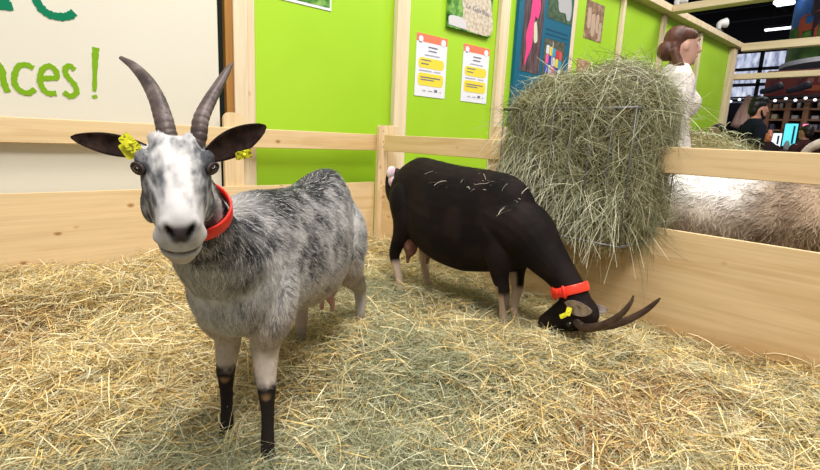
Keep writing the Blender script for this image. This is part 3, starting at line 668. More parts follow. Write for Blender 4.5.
# head
gmb.add(*loft([(-.118, .035, .008, -.06), (-.105, .050, .022, -.09), (-.07, .060, .040, -.112), (-.035, .064, .050, -.120), (0, .061, .047, -.118), (.03, .056, .040, -.112), (.06, .049, .030, -.104), (.09, .0415, .022, -.098), (.12, .0385, .016, -.097), (.143, .037, .008, -.094), (.157, .030, -.004, -.082), (.163, .016, -.018, -.064)], W1h, 28, 4, .86))
for s_ in (-1, 1):
    gmb.add(*ball(W1h(-.018, s_*.054, .016), (.026, .017, .019), (HF, HL, HU)))        # orbit
    gmb.add(*ball(W1h(-.01, s_*.046, -.075), (.05, .022, .035), (HF, HL, HU)))         # cheek
    gmb.add(*ball(W1h(.142, s_*.018, -.014), (.018, .017, .018), (HF, HL, HU)))        # nostril wing
    gmb.add(*ball(W1h(.128, s_*.024, -.048), (.022, .021, .024), (HF, HL, HU)))        # upper lip
    gmb.add(*ball(W1h(-.066, s_*.030, .034), (.022, .018, .013), (HF, HL, HU)))        # horn root
    gmb.add(*ball(W1h(-.078, s_*.056, .0), (.02, .016, .014), (HF, HL, HU)))           # ear root
gmb.add(*ball(W1h(.128, 0, -.090), (.028, .026, .014), (HF, HL, HU)))                  # chin
# legs: shoulder/hip inside body, joints, foot
LF = [W1(.06, .055, .60), W1(.03, .068, .49), W1(.0, .080, .39), V(.617, 1.262, .29), V(.606, 1.236, .185), V(.602, 1.222, .10), V(.592, 1.205, .025), V(.587, 1.188, -.03)]
RF = [W1(.06, -.055, .60), W1(.03, -.07, .49), W1(.0, -.08, .39), V(.555, 1.38, .30), V(.547, 1.38, .195), V(.545, 1.375, .11), V(.54, 1.365, .035), V(.535, 1.355, -.02)]
RFr = [.06, .076, .068, .042, .0275, .0185, .0195, .024]
gmb.tube(LF, RFr, 14, 1.0); gmb.tube(RF, RFr, 14, 1.0)
for k in (LF[4], RF[4]): gmb.add(*ball(k+V(-.004, -.008, .0), (.028, .028, .034)))
LH = [W1(.66, .035, .62), W1(.64, .06, .53), W1(.61, .07, .42), W1(.67, .085, .33), V(1.272, 1.69, .24), V(1.262, 1.668, .13), V(1.255, 1.66, .07)]
RH = [W1(.66, -.035, .62), W1(.62, -.065, .53), W1(.56, -.085, .42), W1(.52, -.10, .33), V(.975, 1.68, .24), V(.955, 1.645, .12), V(.95, 1.635, .06)]
HR = [.06, .09, .082, .05, .031, .021, .022]
gmb.tube(LH, HR, 14); gmb.tube(RH, HR, 14)
gmb.add(*ball(W1(.57, 0, .30), (.07, .055, .045)))    # udder
co, poly, no = remesh(gmb, .0042, 7)
# sculpt head details
def inv(F_, L_, U_, E_, p): q = p-E_; return q@F_, q@L_, q@U_
hx, hy, hz = inv(HF, HL, HU, E, co); headm = (hx > -.10) & (np.abs(hy) < .1) & (hz > -.14)
for s_ in (-1, 1):   # nostril slits: pushed in
    a = (hx-.152)/.016; b = (hy-s_*(.0165+.45*(hz+.016)))/.005; c2 = (hz+.016)/.0105; k = np.exp(-(a*a+b*b+c2*c2)); co -= (HF[None]*k[:, None]*.010)*headm[:, None]
    a = (hx-.002)/.013; b = (hy-s_*.066)/.02; c2 = (hz-.008)/.010; k = np.exp(-(a*a+b*b+c2*c2)); co -= HL[None]*(s_*k*.006*headm)[:, None]
ml = -.066+.006*np.abs(hy)/.03-.05*np.clip(.15-hx, 0, .1); k = np.exp(-((hz-ml)/.0042)**2)*ss(hx, .075, .11)*headm
co -= no*(k*.009)[:, None]
k = np.exp(-(hy/.0028)**2)*np.exp(-((hz+.045)/.016)**2)*ss(hx, .135, .15)*headm; co -= no*(k*.004)[:, None]
def lapl(co, poly, mask, it):
    lv, ls = poly; cnt = np.diff(np.append(ls, len(lv))); e = []
    for n_ in (3, 4):
        a = ls[cnt == n_]
        for i in range(n_): e.append(np.stack([lv[a+i], lv[a+(i+1) % n_]], 1))
    e = np.vstack(e); e = np.vstack([e, e[:, ::-1]]); deg = np.bincount(e[:, 0], minlength=len(co))[:, None]
    for _ in range(it):
        acc = np.stack([np.bincount(e[:, 0], weights=co[e[:, 1], k], minlength=len(co)) for k in range(3)], 1)/deg; co = co+(acc-co)*mask[:, None]*.7
    return co
q_ = co[:, :2]-A; s__ = q_@d2
co = lapl(co, poly, ss(co[:, 2], .27, .36)*(1-ss(hx, -.13, -.07)*(np.linalg.norm(co-E, axis=1) < .3)), 45)
def coat1(p, hi=True):
    x, y, z = inv(HF, HL, HU, E, p); q = p[:, :2]-A; s = q@d2; l = q@n2_; zz = p[:, 2]
    lightc = np.array([.50, .48, .465]); tan = np.array([.54, .44, .355]); dark = np.array([.022, .022, .028]); white = np.array([.72, .70, .68])
    st = np.stack([s*3+zz*6, l*14-s*1, zz*8-s*10], 1); nz = fbm(st, 3.2, 3); n2 = fbm(p, 9, 3); n3 = fbm(p, 40, 2); n4 = fbm(np.stack([s*14+zz*18, l*40, zz*14-s*18], 1), 3.5, 2)
    up = ss(zz, .40, .72)
    f = np.clip(.42*up+.07+.42*np.exp(-((s-.08)/.20)**2)*up+.45*ss(zz, .66, .74)*(s < .5)+(nz-.5)*2.0+(n2-.5)*1.3+(n4-.5)*1.3, 0, 1)
    f = f*(1-.35*ss(s, .5, .72)); f = f*(.25+.75*ss(zz, .30, .44))
    f = np.maximum(f, .9*np.exp(-((s-.52)/.13)**2)*ss(zz, .725, .75))
    base = mix(lightc, tan, np.clip(ss(zz, .50, .34)*.8+.0*zz, 0, 1)); front = ss(s, .08, -.05)*ss(zz, .33, .40)*ss(-l, -.11, -.01)*.98; base = mix(base, white*.85, front*.7)
    base = mix(base, np.array([.56, .54, .525]), ss(s, .62, .75))
    c = mix(base, dark, f*(1-.75*front))
    # legs
    frontleg = (s < .16) & (zz < .34)
    kd = ss(zz+.05*(n2-.5)+.03*(n3-.5), .215, .188)*frontleg; c = mix(c, np.array([.018, .013, .012]), kd)
    for K_ in (LF[4], RF[4]):
        e = np.exp(-(((p-(K_+V(-.018, -.03, -.022)))/V(.016, .016, .012))**2).sum(1)); c = mix(c, np.array([.30, .18, .10]), np.clip(e*1.6-.2, 0, 1)*frontleg)
    hl = ss(zz, .36, .28)*(s > .35); c = mix(c, np.array([.34, .28, .22]), .65*hl); c = mix(c, np.array([.10, .08, .07]), ss(zz, .17, .10)*hl*.6)
    # neck sides darker
    nk = (s < -.05) & (zz > .60); dn = np.clip((l-.005)/.05, 0, 1)*nk; c = mix(c, dark, np.clip(dn*(.8+(nz-.5)*1.6), 0, 1)); c = mix(c, np.array([.56, .52, .49]), (1-dn)*nk*.6)
    # head
    hd = (x > -.125) & (x < .2) & (np.abs(y) < .085) & (z > -.14) & ((x > -.06) | (z > -.05))
    g = np.array([.58, .56, .55]); gr = np.array([.075, .078, .088])
    ay = np.abs(y); hn = fbm(np.stack([x*22, y*60, z*60], 1), 1.6, 3); m = 2.3*(hn-.5)
    eye = np.exp(-(((x+.008)/.034)**2+((ay-.062)/.018)**2)); sidec = np.exp(-(((x-.045)/.07)**2+((ay-.047)/.016)**2)); br = np.exp(-(((x+.035)/.022)**2+((ay-.028)/.026)**2))*.42; dn_ = np.exp(-(((x-.06)/.04)**2+((ay-.028)/.012)**2))*.25
    fk = np.clip(.85*eye+.82*sidec+br*1.3+dn_*1.5+m*.9+.03, 0, 1)*(1-.55*np.exp(-(y/.014)**2)*ss(x, -.03, .0))
    fk = fk*(1-.6*ss(x, .105, .13))
    hc = mix(g, gr, fk)
    hc = mix(hc, np.array([.40, .37, .36]), .7*np.exp(-(((x-.145)/.035)**2+(y/.035)**2+((z+.01)/.02)**2)))
    nosec = np.exp(-(((x-.155)/.03)**4+((ay)/(.0235+.5*np.clip(z+.018, -.03, .01)))**4+((z+.022)/.0165)**4)); hc = mix(hc, np.array([.075, .06, .063]), np.clip(nosec*1.5-.15, 0, 1))
    for s_ in (-1, 1):
        nn = np.exp(-(((x-.152)/.02)**2+((y-s_*(.0165+.45*(z+.016)))/.005)**2+((z+.016)/.0095)**2)); hc = mix(hc, np.array([.006, .005, .005]), np.clip(nn*2.0, 0, 1))
        ey = np.exp(-(((x+.008)/.019)**2+((y-s_*.070)/.02)**2+((z-.008)/.0125)**2)); hc = mix(hc, np.array([.035, .022, .022]), np.clip(ey*1.5-.1, 0, 1))
    mth = np.exp(-((z-(-.066+.006*ay/.03-.05*np.clip(.15-x, 0, .1)))/.0034)**2)*ss(x, .08, .11); hc = mix(hc, np.array([.02, .014, .014]), mth*.95)
    hc = mix(hc, np.array([.55, .50, .48]), .6*ss(z, -.070, -.08)*ss(x, .09, .12))
    c = np.where(hd[:, None], hc, c)
    return c*(.90+.2*n3)[:, None]
g1 = thing('goat', 'grey and white goat with a red collar standing at left and facing the camera', 'goat', (.85, 1.5, .02))
mk('body', co, poly, SKINC, g1, coat1(co))
pts, nor = surf_samples(co, poly, 190000, lambda p: 1+1.6*((p-E)**2).sum(1).__lt__(.05)); nor = nor*1.0
x, y, z = inv(HF, HL, HU, E, pts); q = pts[:, :2]-A; s = q@d2
flow = np.zeros_like(pts); D3 = V(d2[0], d2[1], 0)
flow[:] = D3*.9+V(0, 0, -.75); legs_ = pts[:, 2] < .36; flow[legs_] = V(0.1, .1, -1)
nk = (s < -.04); flow[nk] = V(.35, .3, -.8)
chest = (s < -.02) & (pts[:, 2] < .62); flow[chest] = V(.1, .05, -1)
hd = (x > -.125) & (np.abs(y) < .09) & (z > -.14) & ((x > -.06) | (z > -.05)); flow[hd] = -HF
length = np.where(pts[:, 2] > .36, .032, np.where(pts[:, 2] > .25, .020, .011)); length = np.where(hd, .012, length); length = np.where(hd & (x > .09), .005, length)
length = np.where((s > .3) & (pts[:, 2] > .32) & (pts[:, 2] < .5), .045, length)
ok = ~(hd & (((x > .125) & (z > -.042) & (np.abs(y) < .028)) | ((x+.008)**2+(z-.008)**2+(np.abs(y)-.070)**2 < .019**2)))
pts, nor, flow, length, hd = pts[ok], nor[ok], flow[ok], length[ok], hd[ok]
cc1 = coat1(pts)*rng.uniform(.45, 1.4, len(pts))[:, None]
fl = rng.random(len(pts)) < .10; cc1[fl & ~hd & (pts[:, 2] > .4)] = (.6, .58, .57)
cc1 = np.clip(cc1, 0, .95)
hair('coat', pts, nor, flow, length, np.where(hd, .00045, .00075)[:, None], cc1, HAIR, g1, .22, .22)
# tuft on the hips
ft_ = (pts[:, 2]-A[0]*0 > .722) & (np.abs((pts[:, :2]-A)@n2_) < .035) & (np.abs((pts[:, :2]-A)@d2-.54) < .12); cand = pts[ft_]; k = 1400; tp = cand[rng.integers(0, len(cand), k)]-V(0, 0, .004); hair('hip_tuft', tp, np.tile(V(0, 0, 1), (k, 1)), np.tile(D3, (k, 1)), np.full(k, .024), .0009, np.tile([.05, .05, .055], (k, 1))*rng.uniform(.6, 1.6, (k, 1)), HAIR, g1, .8, .3)
IRIS = mat('amber_iris', (.05, .018, .008), .12, .7); PUP = mat('pupil', (.004, .004, .004), .1, .8)
for s_ in (-1, 1):
    c0 = W1h(-.002, s_*.0595, .009); e = MB(); e.add(*ball(c0, .0122)); e = e.build('eye', IRIS, g1, True)
    od = nrm(HL*s_*.66+HF*.66+HU*.22); p = MB(); p.add(*ball(c0+od*.0092, (.0042, .0080, .0052), (od, nrm(np.cross(HU, od)), HU))); p.build('pupil', PUP, e, True)
    tv = nrm(np.cross(HU, od)); uv = np.cross(od, tv); uv = uv*np.sign(uv@HU); lid = MB(); a = [c0+od*.0065+tv*(.0135*math.cos(t))+uv*(.0098*math.sin(t)) for t in np.linspace(-.2, 3.34, 9)]; lid.tube(a, .0030, 8)
    lid.tube([c0+od*.0065+tv*(.0135*math.cos(t))+uv*(.0090*math.sin(t)) for t in np.linspace(3.3, 6.1, 9)], .0022, 8); lid.build('eyelid', mat('eyelid', (.05, .035, .035), .6), g1, True)
r_h = [.0215, .0205, .0185, .0155, .011, .0055]
horn(g1, [(.327, 1.050, .858), (.320, 1.064, .878), (.318, 1.083, .916), (.318, 1.121, .956), (.314, 1.17, .993), (.304, 1.221, 1.023), (.293, 1.271, 1.042)], [.0175]+[.86*k for k in r_h], HORN1)
horn(g1, [(.353, 1.034, .858), (.363, 1.024, .878), (.373, 1.032, .916), (.395, 1.049, .95), (.421, 1.068, .983), (.447, 1.087, 1.015), (.469, 1.108, 1.039)], [.0175]+[.86*k for k in r_h], HORN1)
EARD = noisemat('ear_dark', [(.3, (.006, .004, .004)), (.7, (.022, .014, .012))], 60, 3, .8, .1); EARI = noisemat('ear_inner', [(.3, (.015, .009, .008)), (.7, (.06, .034, .028))], 50, 3, .8, .1)
leaf_ear(g1, (.280, 1.068, .852), (.177, 1.185, .871), (.05, -.15, 1), .0215, EARI, EARD, cup=-.35)
leaf_ear(g1, (.372, .990, .848), (.468, .944, .910), (-.35, -.1, 1), .027, EARD, EARI, cup=.35)
def ear_tag(root, c, n, up, w_, h_, m, name='ear_tag', num=None):
    c = np.array(c, float); n = nrm(n); up = np.array(up, float); up = nrm(up-n*(up@n)); sd = np.cross(up, n); v = []; N_ = 0
    o2 = [(a, b) for a, b in rrect(-w_, w_, -h_, h_, min(w_, h_)*.4)]; N_ = len(o2)
    for t in (-.001, .001): v += [c+sd*a+up*b+n*t for a, b in o2]
    f = [tuple(range(N_))[::-1], tuple(range(N_, 2*N_))]+[(i, (i+1) % N_, N_+(i+1) % N_, N_+i) for i in range(N_)]
    o = mk(name, v, f, m, root, smooth=False); st = MB(); st.add(*ball(c+n*.002, .0035)); st.build('stud', YELP, o, True); return o
ear_tag(g1, (.249, 1.052, .866), (-.1, -1, .1), (-.66, 0, .75), .011, .019, YEL); ear_tag(g1, (.247, 1.062, .852), (-.4, -1, .1), (-.5, 0, .75), .010, .016, YELP)
ear_tag(g1, (.421, .944, .853), (.1, -1, -.2), (.9, 0, .2), .008, .017, YEL)
# collar
def fit_band(root, body, c, ax, h, th, m, rmax=.15):
    """closed strap hugging the neck"""
    ax = nrm(ax); u = nrm(np.cross(ax, (0, 0, 1))); w_ = np.cross(ax, u); q = body-c; t = q@ax; q = q[(np.abs(t) < h*.6)]; a_ = q@u; b_ = q@w_; r_ = np.hypot(a_, b_); g = r_ < rmax; an = np.arctan2(b_, a_)[g]; r_ = r_[g]
    n = 64; rad = []
    for i in range(n):
        d = np.abs((an-2*np.pi*i/n+np.pi) % (2*np.pi)-np.pi) < .12; rad.append(r_[d].max() if d.any() else .07)
    rad = np.array(rad)
    for _ in range(6): rad = (rad+np.roll(rad, 1)+np.roll(rad, -1))/3
    v = []; f = []
    for i in range(n):
        a = 2*np.pi*i/n; o = u*math.cos(a)+w_*math.sin(a); p = c+o*(rad[i]+.006)
        for (k, e) in ((-.5, -.5), (-.5, .6), (-.4, 1), (.4, 1), (.5, .6), (.5, -.5)): v.append(p+ax*h*k+o*th*e)
    for i in range(n):
        for k in range(6): f.append((i*6+k, i*6+(k+1) % 6, ((i+1) % n)*6+(k+1) % 6, ((i+1) % n)*6+k))
    return mk('collar', v, f, m, root)
fit_band(g1, co, V(.377, 1.104, .727), V(.30, .60, -.74), .034, .004, RED)
hoofm = mat('hoof', (.02, .015, .012), .4)
def hooves(root, feet, fdir, m=hoofm, r=.019):
    for p in feet:
        h = MB(); s_ = np.cross(V(0, 0, 1), fdir)
        for k in (-1, 1): h.tube([p+s_*k*.009+V(0, 0, .03), p+s_*k*.011+fdir*.012+V(0, 0, .008), p+s_*k*.012+fdir*.016-V(0, 0, .012)], [r*.6, r*.75, r*.8], 10)
        h.build('hoof', m, root, True)
hooves(g1, [LF[-1], RF[-1], LH[-1]-V(0, 0, .03), RH[-1]-V(0, 0, .03)], -D3)
mb = MB(); mb.tube([W1(.75, 0, .63), W1(.81, 0, .66), W1(.85, 0, .63)], [.028, .022, .008], 10); mb.build('tail', noisemat('tail_grey', [(.3, (.1, .1, .1)), (.7, (.5, .48, .46))], 60), g1, True)
for l in (-.02, .025):
    mb = MB(); mb.tube([W1(.55, l+.01, .28), W1(.54, l+.03, .25), W1(.53, l+.035, .225)], [.02, .012, .007], 10); mb.build('teat', mat('teat_pink', (.50, .27, .21), .6), g1, True)

# ---- black goat ------------------------------------------------
A2 = np.array((1.88, 2.0)); B2 = np.array((1.87, 1.33)); d3 = (B2-A2)/np.linalg.norm(B2-A2); n3_ = np.array([d3[1], -d3[0]])
def W2(s, l, z): p = A2+d3*s+n3_*l; return V(p[0], p[1], z)
gb = MB()
gb.add(*loft([(-.17, .04, .65, .53), (-.14, .085, .70, .46), (-.08, .118, .755, .40), (.02, .14, .798, .35), (.12, .155, .792, .30), (.25, .18, .778, .265), (.4, .178, .77, .255), (.52, .155, .765, .275), (.62, .13, .755, .30), (.70, .105, .715, .325), (.76, .07, .64, .36)],
  lambda s, l, z: W2(s, l*(1-.12*((z-.5)/.25)), z), 28, 4, .92))
gb.tube([W2(.50, 0, .60), W2(.60, 0, .55), (1.865, 1.26, .51), (1.86, 1.155, .43), (1.855, 1.055, .355), (1.852, .985, .28), (1.85, .955, .22)], [.13, .135, .128, .094, .066, .060, .060], 18)
# head frame: poll toward the horns, muzzle back and down in the straw
HF2 = nrm(V(-.05, .80, -.52)); HL2 = nrm(V(-1, -.03, .05)); HL2 = nrm(HL2-HF2*(HF2@HL2)); HU2 = np.cross(HL2, HF2)
if HU2[2] > 0: HU2 = -HU2
E2 = V(1.85, .975, .185)
def W2h(x, y, z): return E2+HF2*x+HL2*y+HU2*z
gb.add(*loft([(-.10, .04, .02, -.06), (-.08, .056, .035, -.09), (-.04, .064, .048, -.11), (0, .060, .044, -.108), (.04, .050, .034, -.098), (.08, .040, .024, -.085), (.12, .034, .016, -.074), (.15, .030, .002, -.062), (.165, .016, -.015, -.045)], W2h, 24, 4, .88))
for s_ in (-1, 1):
    gb.add(*ball(W2h(-.01, s_*.056, .01), (.026, .015, .018), (HF2, HL2, HU2))); gb.add(*ball(W2h(-.055, s_*.030, .035), (.026, .022, .016), (HF2, HL2, HU2)))
RF2 = [W2(.56, .05, .60), W2(.60, .065, .50), W2(.65, .07, .40), V(1.80, 1.335, .30), V(1.808, 1.31, .21), V(1.818, 1.315, .12), V(1.82, 1.30, .05), V(1.82, 1.29, .02)]
LF2 = [W2(.56, -.05, .60), W2(.60, -.065, .50), W2(.65, -.07, .40), V(1.94, 1.345, .30), V(1.945, 1.335, .21), V(1.945, 1.345, .12), V(1.944, 1.325, .05), V(1.944, 1.315, .02)]
for L_ in (RF2, LF2): gb.tube(L_, RFr, 14); gb.add(*ball(L_[4], (.026, .028, .033)))
RH2 = [W2(-.03, .04, .64), W2(.0, .065, .58), W2(.03, .085, .47), W2(.0, .10, .37), V(1.783, 2.055, .255), V(1.780, 2.01, .14), V(1.776, 1.99, .07), V(1.776, 1.98, .02)]
LH2 = [W2(-.03, -.04, .64), W2(.0, -.065, .58), W2(.05, -.08, .47), W2(.03, -.09, .37), V(1.965, 2.01, .255), V(1.957, 1.975, .14), V(1.956, 1.955, .07), V(1.956, 1.95, .02)]
for L_ in (RH2, LH2): gb.tube(L_, [.07, .10, .088, .05, .031, .021, .022, .022], 14)
co2, poly2, no2 = remesh(gb, .005, 8)
def coat2(p):
    n = fbm(p, 12, 3); base = mix(np.array([.0055, .0034, .0034]), np.array([.014, .0078, .007]), ss(n, .35, .7)); zz = p[:, 2]; q = p[:, :2]-A2; s = q@d3; l = q@n3_
    pale = mix(np.array([.62, .50, .40]), np.array([.40, .27, .19]), n)
    rear = s < .3
    zz = zz+.05*(n-.5); k = np.where(rear, ss(zz, .235, .20), 0)*1.0; k = np.where(rear & (l < 0), ss(zz, .30, .24), k)
    fr = (s > .5) & (zz < .30) & (p[:, 1] > 1.22) & (np.abs(np.abs(l)-.066) < .04) & (zz < .262+.04*(l < 0)); back = ss(p[:, 1], 1.315, 1.33)
    k = np.where(fr, np.maximum(ss(zz, .24, .20), ss(zz, .33, .29)*back*.9)*(.95), k)
    dk = fr & (p[:, 1] < 1.295) & (zz > .12); k = np.where(dk, k*.35, k)
    return mix(base, pale, np.clip(k, 0, 1))
g2 = thing('goat', 'black goat with pale shins and red collar, head down in the straw under the hay', 'goat', (1.87, 1.66, .02))
mk('body', co2, poly2, SKINC, g2, coat2(co2))
pts, nor = surf_samples(co2, poly2, 60000); flow = np.tile(V(0, .9, -.6), (len(pts), 1)); flow[pts[:, 2] < .3] = V(0, 0, -1); nkm = pts[:, 1] < 1.2; flow[nkm] = V(0, .75, .65)
hdm = (pts[:, 1] < 1.13) & (pts[:, 2] < .30); flow[hdm] = -HF2
hair('coat', pts, nor, flow, np.where(pts[:, 2] > .3, .02, .009), .0009, coat2(pts)*rng.uniform(.6, 1.6, (len(pts), 1)), colmat('black_hair', .6, .15), g2, .16, .15)
k = 1500; tp = np.array([W2(rng.uniform(-.02, .75), rng.normal(0, .010), 0) for _ in range(k)]); ts = (tp[:, :2]-A2)@d3
tp[:, 2] = np.interp(ts, [-.02, .02, .12, .25, .4, .52, .62, .7, .76], [.78, .79, .786, .772, .764, .76, .75, .71, .64]); hair('mane', tp, np.tile(V(0, 0, 1), (k, 1)), np.tile(V(0, 1, 0), (k, 1)), np.full(k, .028), .0009, np.tile([.010, .007, .007], (k, 1)), HAIR, g2, .7, .3)
horn(g2, [(1.80, .945, .205), (1.79, .905, .192), (1.78, .86, .208), (1.774, .80, .248), (1.775, .755, .298), (1.785, .732, .345), (1.79, .728, .372)], [.017, .0175, .0168, .0148, .012, .008, .0035], HORN2, 12)
horn(g2, [(1.87, .95, .18), (1.875, .905, .178), (1.885, .85, .195), (1.90, .785, .235), (1.91, .73, .285), (1.915, .695, .33), (1.915, .68, .352)], [.017, .0175, .0168, .0148, .012, .008, .0035], HORN2, 12)
EG = noisemat('ear_grey_out', [(.3, (.10, .075, .07)), (.7, (.34, .27, .25))], 40, 3, .8, .1); EGI = noisemat('ear_grey_in', [(.3, (.05, .03, .03)), (.5, (.42, .34, .32)), (.75, (.60, .52, .50))], 28, 3, .8, .1)
leaf_ear(g2, (1.792, .99, .255), (1.722, .845, .292), (-.4, -.2, .9), .033, EG, EGI, cup=.3)
leaf_ear(g2, (1.905, .975, .235), (1.98, .90, .225), (.2, -.2, .9), .022, EG, EGI, cup=.3)
ear_tag(g2, (1.735, .945, .258), (-1, -.6, .25), (-.2, -.3, 1), .010, .017, YELP); ear_tag(g2, (1.733, .965, .235), (-1, -.5, .15), (-.3, -.9, .5), .009, .013, YELP)
cB = V(1.853, 1.008, .312); axB = nrm(V(0, -.42, -.90)); fit_band(g2, co2, cB, axB, .038, .004, REDB, .14)
bk = MB(); bvec = nrm(V(.12, .85, -.36)); bc = cB+V(-.068, .020, -.010)
for t, w_ in ((-.032, .028), (-.016, .020), (0, .015), (.016, .022), (.030, .029)): bk.add(*ball(bc+bvec*t+V(.5, 0, 0)*max(t, 0), (.012, .013, w_), (V(1, 0, 0), bvec, np.cross(V(1, 0, 0), bvec))))
bk.build('buckle', RED, g2, True)
e = MB(); e.add(*ball(W2h(-.008, .060, .006), .0125)); e.build('eye', PUP, g2, True)
hooves(g2, [RF2[-1], LF2[-1], RH2[-1]-V(0, 0, .01), LH2[-1]-V(0, 0, .01)], V(0, -1, 0))
tl = MB(); tl.tube([W2(-.13, .0, .675), W2(-.19, .01, .70), W2(-.215, .02, .66), W2(-.215, .02, .58), W2(-.20, .02, .52)], [.03, .028, .026, .022, .006], 10); tl.build('tail', mat('tail_black', (.014, .009, .009), .7), g2, True)
tl = MB(); tl.add(*ball(W2(-.185, .035, .70), (.030, .025, .036))); tl.add(*ball(W2(-.180, .035, .655), (.018, .022, .036))); tl.build('tail_tuft', noisemat('pink_white_hair', [(.35, (.75, .38, .45)), (.6, (.85, .78, .80))], 45), g2, True)
ud = MB()
for l, y_ in ((.055, .03), (-.03, .10)):
    ud.tube([W2(y_, l, .36), W2(y_+.0, l, .29), W2(y_-.015, l, .255), W2(y_-.02, l, .215)], [.05, .036, .015, .007], 12)
ud.build('udder', noisemat('udder_skin', [(.3, (.15, .06, .05)), (.7, (.28, .13, .10))], 30), g2, True)
# straw bits on its back
k = 60; s_ = rng.uniform(.22, .74, k); l_ = rng.uniform(.02, .15, k); top_ = np.interp(s_, [.2, .4, .62, .74], [.765, .752, .74, .67])
wp = np.array([W2(a, b*.9, t-(b/.17)**2*.12+.014) for a, b, t in zip(s_, l_, top_)]); wisps('straw_wisps', 'pale straw stems lying on the black goat back', wp, nrm(rng.normal(0, 1, (k, 3))*V(1, 1, .3)), rng.uniform(.02, .07, k), (.66, .60, .48), .0009, 'stuff', .35)

# ------------------------------------------------------------ sheep
def sheep(name, label, cx, ylo, yhi, zt, zb, hw_, cf, nlock, coat_part='locks'):
    t = thing(name, label, 'sheep', (cx, (ylo+yhi)/2, -.02)); s = MB(); Ls = yhi-ylo
    s.add(*loft([(0, .1, zt-.12, zb+.16), (.05, .2, zt-.03, zb+.06), (.2, hw_*.95, zt+.005, zb), (.5, hw_, zt, zb-.03), (.8, hw_*1.0, zt+.01, zb), (.93, hw_*.8, zt-.04, zb+.05), (1.0, .08, zt-.15, zb+.18)], lambda a, b, c: V(cx+b, yhi-a*Ls, c), 28, 5))
    for a, b in ((.2, -.6), (.2, .6), (.82, -.6), (.82, .6)): s.tube([(cx+b*hw_, yhi-a*Ls, zb+.1), (cx+b*hw_, yhi-a*Ls, .2), (cx+b*hw_, yhi-a*Ls-.02, 0)], [.09, .04, .032], 12)
    s.tube([(cx, ylo+.12, zt-.12), (cx, ylo-.05, zt-.04), (cx, ylo-.18, zt+.0)], [.15, .12, .09], 14)
    s.add(*loft([(0, .05, .05, -.05), (.04, .075, .075, -.08), (.12, .06, .06, -.08), (.2, .045, .035, -.06), (.25, .03, .0, -.04)], lambda a, b, c: V(cx+b, ylo-.14-a*.9, zt+.02+c-a*.4), 18, 3))
    co, po, no = remesh(s, .011, 6); co += no*((fbm(co, 14, 2)-.5)*.03)[:, None]*(co[:, 2] > .3)[:, None]
    mk('body', co, po, SKINC, t, cf(co)); pts, nor = surf_samples(co, po, nlock*2); kk = (pts[:, 2] > .28); pts, nor = pts[kk][:nlock], nor[kk][:nlock]
    fl = np.tile(V(0, .35, -.9), (len(pts), 1)); fl[:, 1] += (fbm(pts, 7, 2)-.5)*5
    curl = .010*ss(.95-pts[:, 1], 0, .35)+.001
    hair(coat_part, pts, nor, fl, np.full(len(pts), .075), .0021, np.clip(cf(pts)*rng.uniform(.7, 1.35, (len(pts), 1)), 0, .9), HAIR, t, .28, .35, K=9, droop=.3, curl=.009)
    for s_ in (-1, 1): leaf_ear(t, (cx+s_*.06, ylo-.17, zt+.04), (cx+s_*.17, ylo-.16, zt+.02), (0, 0, 1), .03, EG, EGI)
    return t, co
def cf1(p):
    n = fbm(p, 7, 3); n2 = fbm(p, 30, 2); br = mix(np.array([.40, .29, .19]), np.array([.17, .11, .07]), ss(n, .35, .65)); pale = np.array([.76, .72, .69]); m = np.clip(ss(p[:, 2], .58, .72)*ss(p[:, 1], .60, .78)*1.1, 0, 1)  # pale upper wool: part fleece colour, part overhead light painted in
    side = mix(br, np.array([.66, .57, .47]), ss(p[:, 1], .45, .95)*.85); return mix(side, pale, m)*(.85+.3*n2)[:, None]
sheep('sheep', 'long woolled cream and brown sheep standing close behind the right fence', 3.07, .0, 1.26, .768, .33, .30, cf1, 15000)
def cf2(p): return mix(np.array([.62, .54, .44]), np.array([.75, .68, .58]), fbm(p, 9, 2))
t2, _ = sheep('sheep', 'cream sheep with a thick curved horn behind the brown woolled one', 3.72, -1.05, .1, .90, .42, .27, cf2, 4000)
# its near horn arcs above the rail
s = MB(); s.add(*loft([(0, .06, .05, -.07), (.05, .085, .07, -.1), (.14, .07, .05, -.10), (.22, .05, .02, -.08), (.27, .03, -.01, -.05)], lambda a, b, c: V(3.55+b-a*.3, .32+a*.8, .93+c-a*.55), 18, 3))
s.tube([(3.6, 0, .8), (3.57, .2, .86), (3.55, .36, .90)], [.13, .11, .07], 14); s.build('head', noisemat('cream_face', [(.3, (.5, .42, .34)), (.7, (.7, .62, .52))], 30), t2, True)
horn(t2, [(3.43, .20, .86), (3.40, .24, .955), (3.37, .32, .993), (3.34, .44, .99), (3.33, .54, .955), (3.33, .58, .90), (3.34, .56, .84)], [.036, .036, .034, .03, .026, .02, .010], noisemat('ram_horn', [(.3, (.30, .25, .20)), (.7, (.52, .46, .39))], 30, 4, .6), 20)

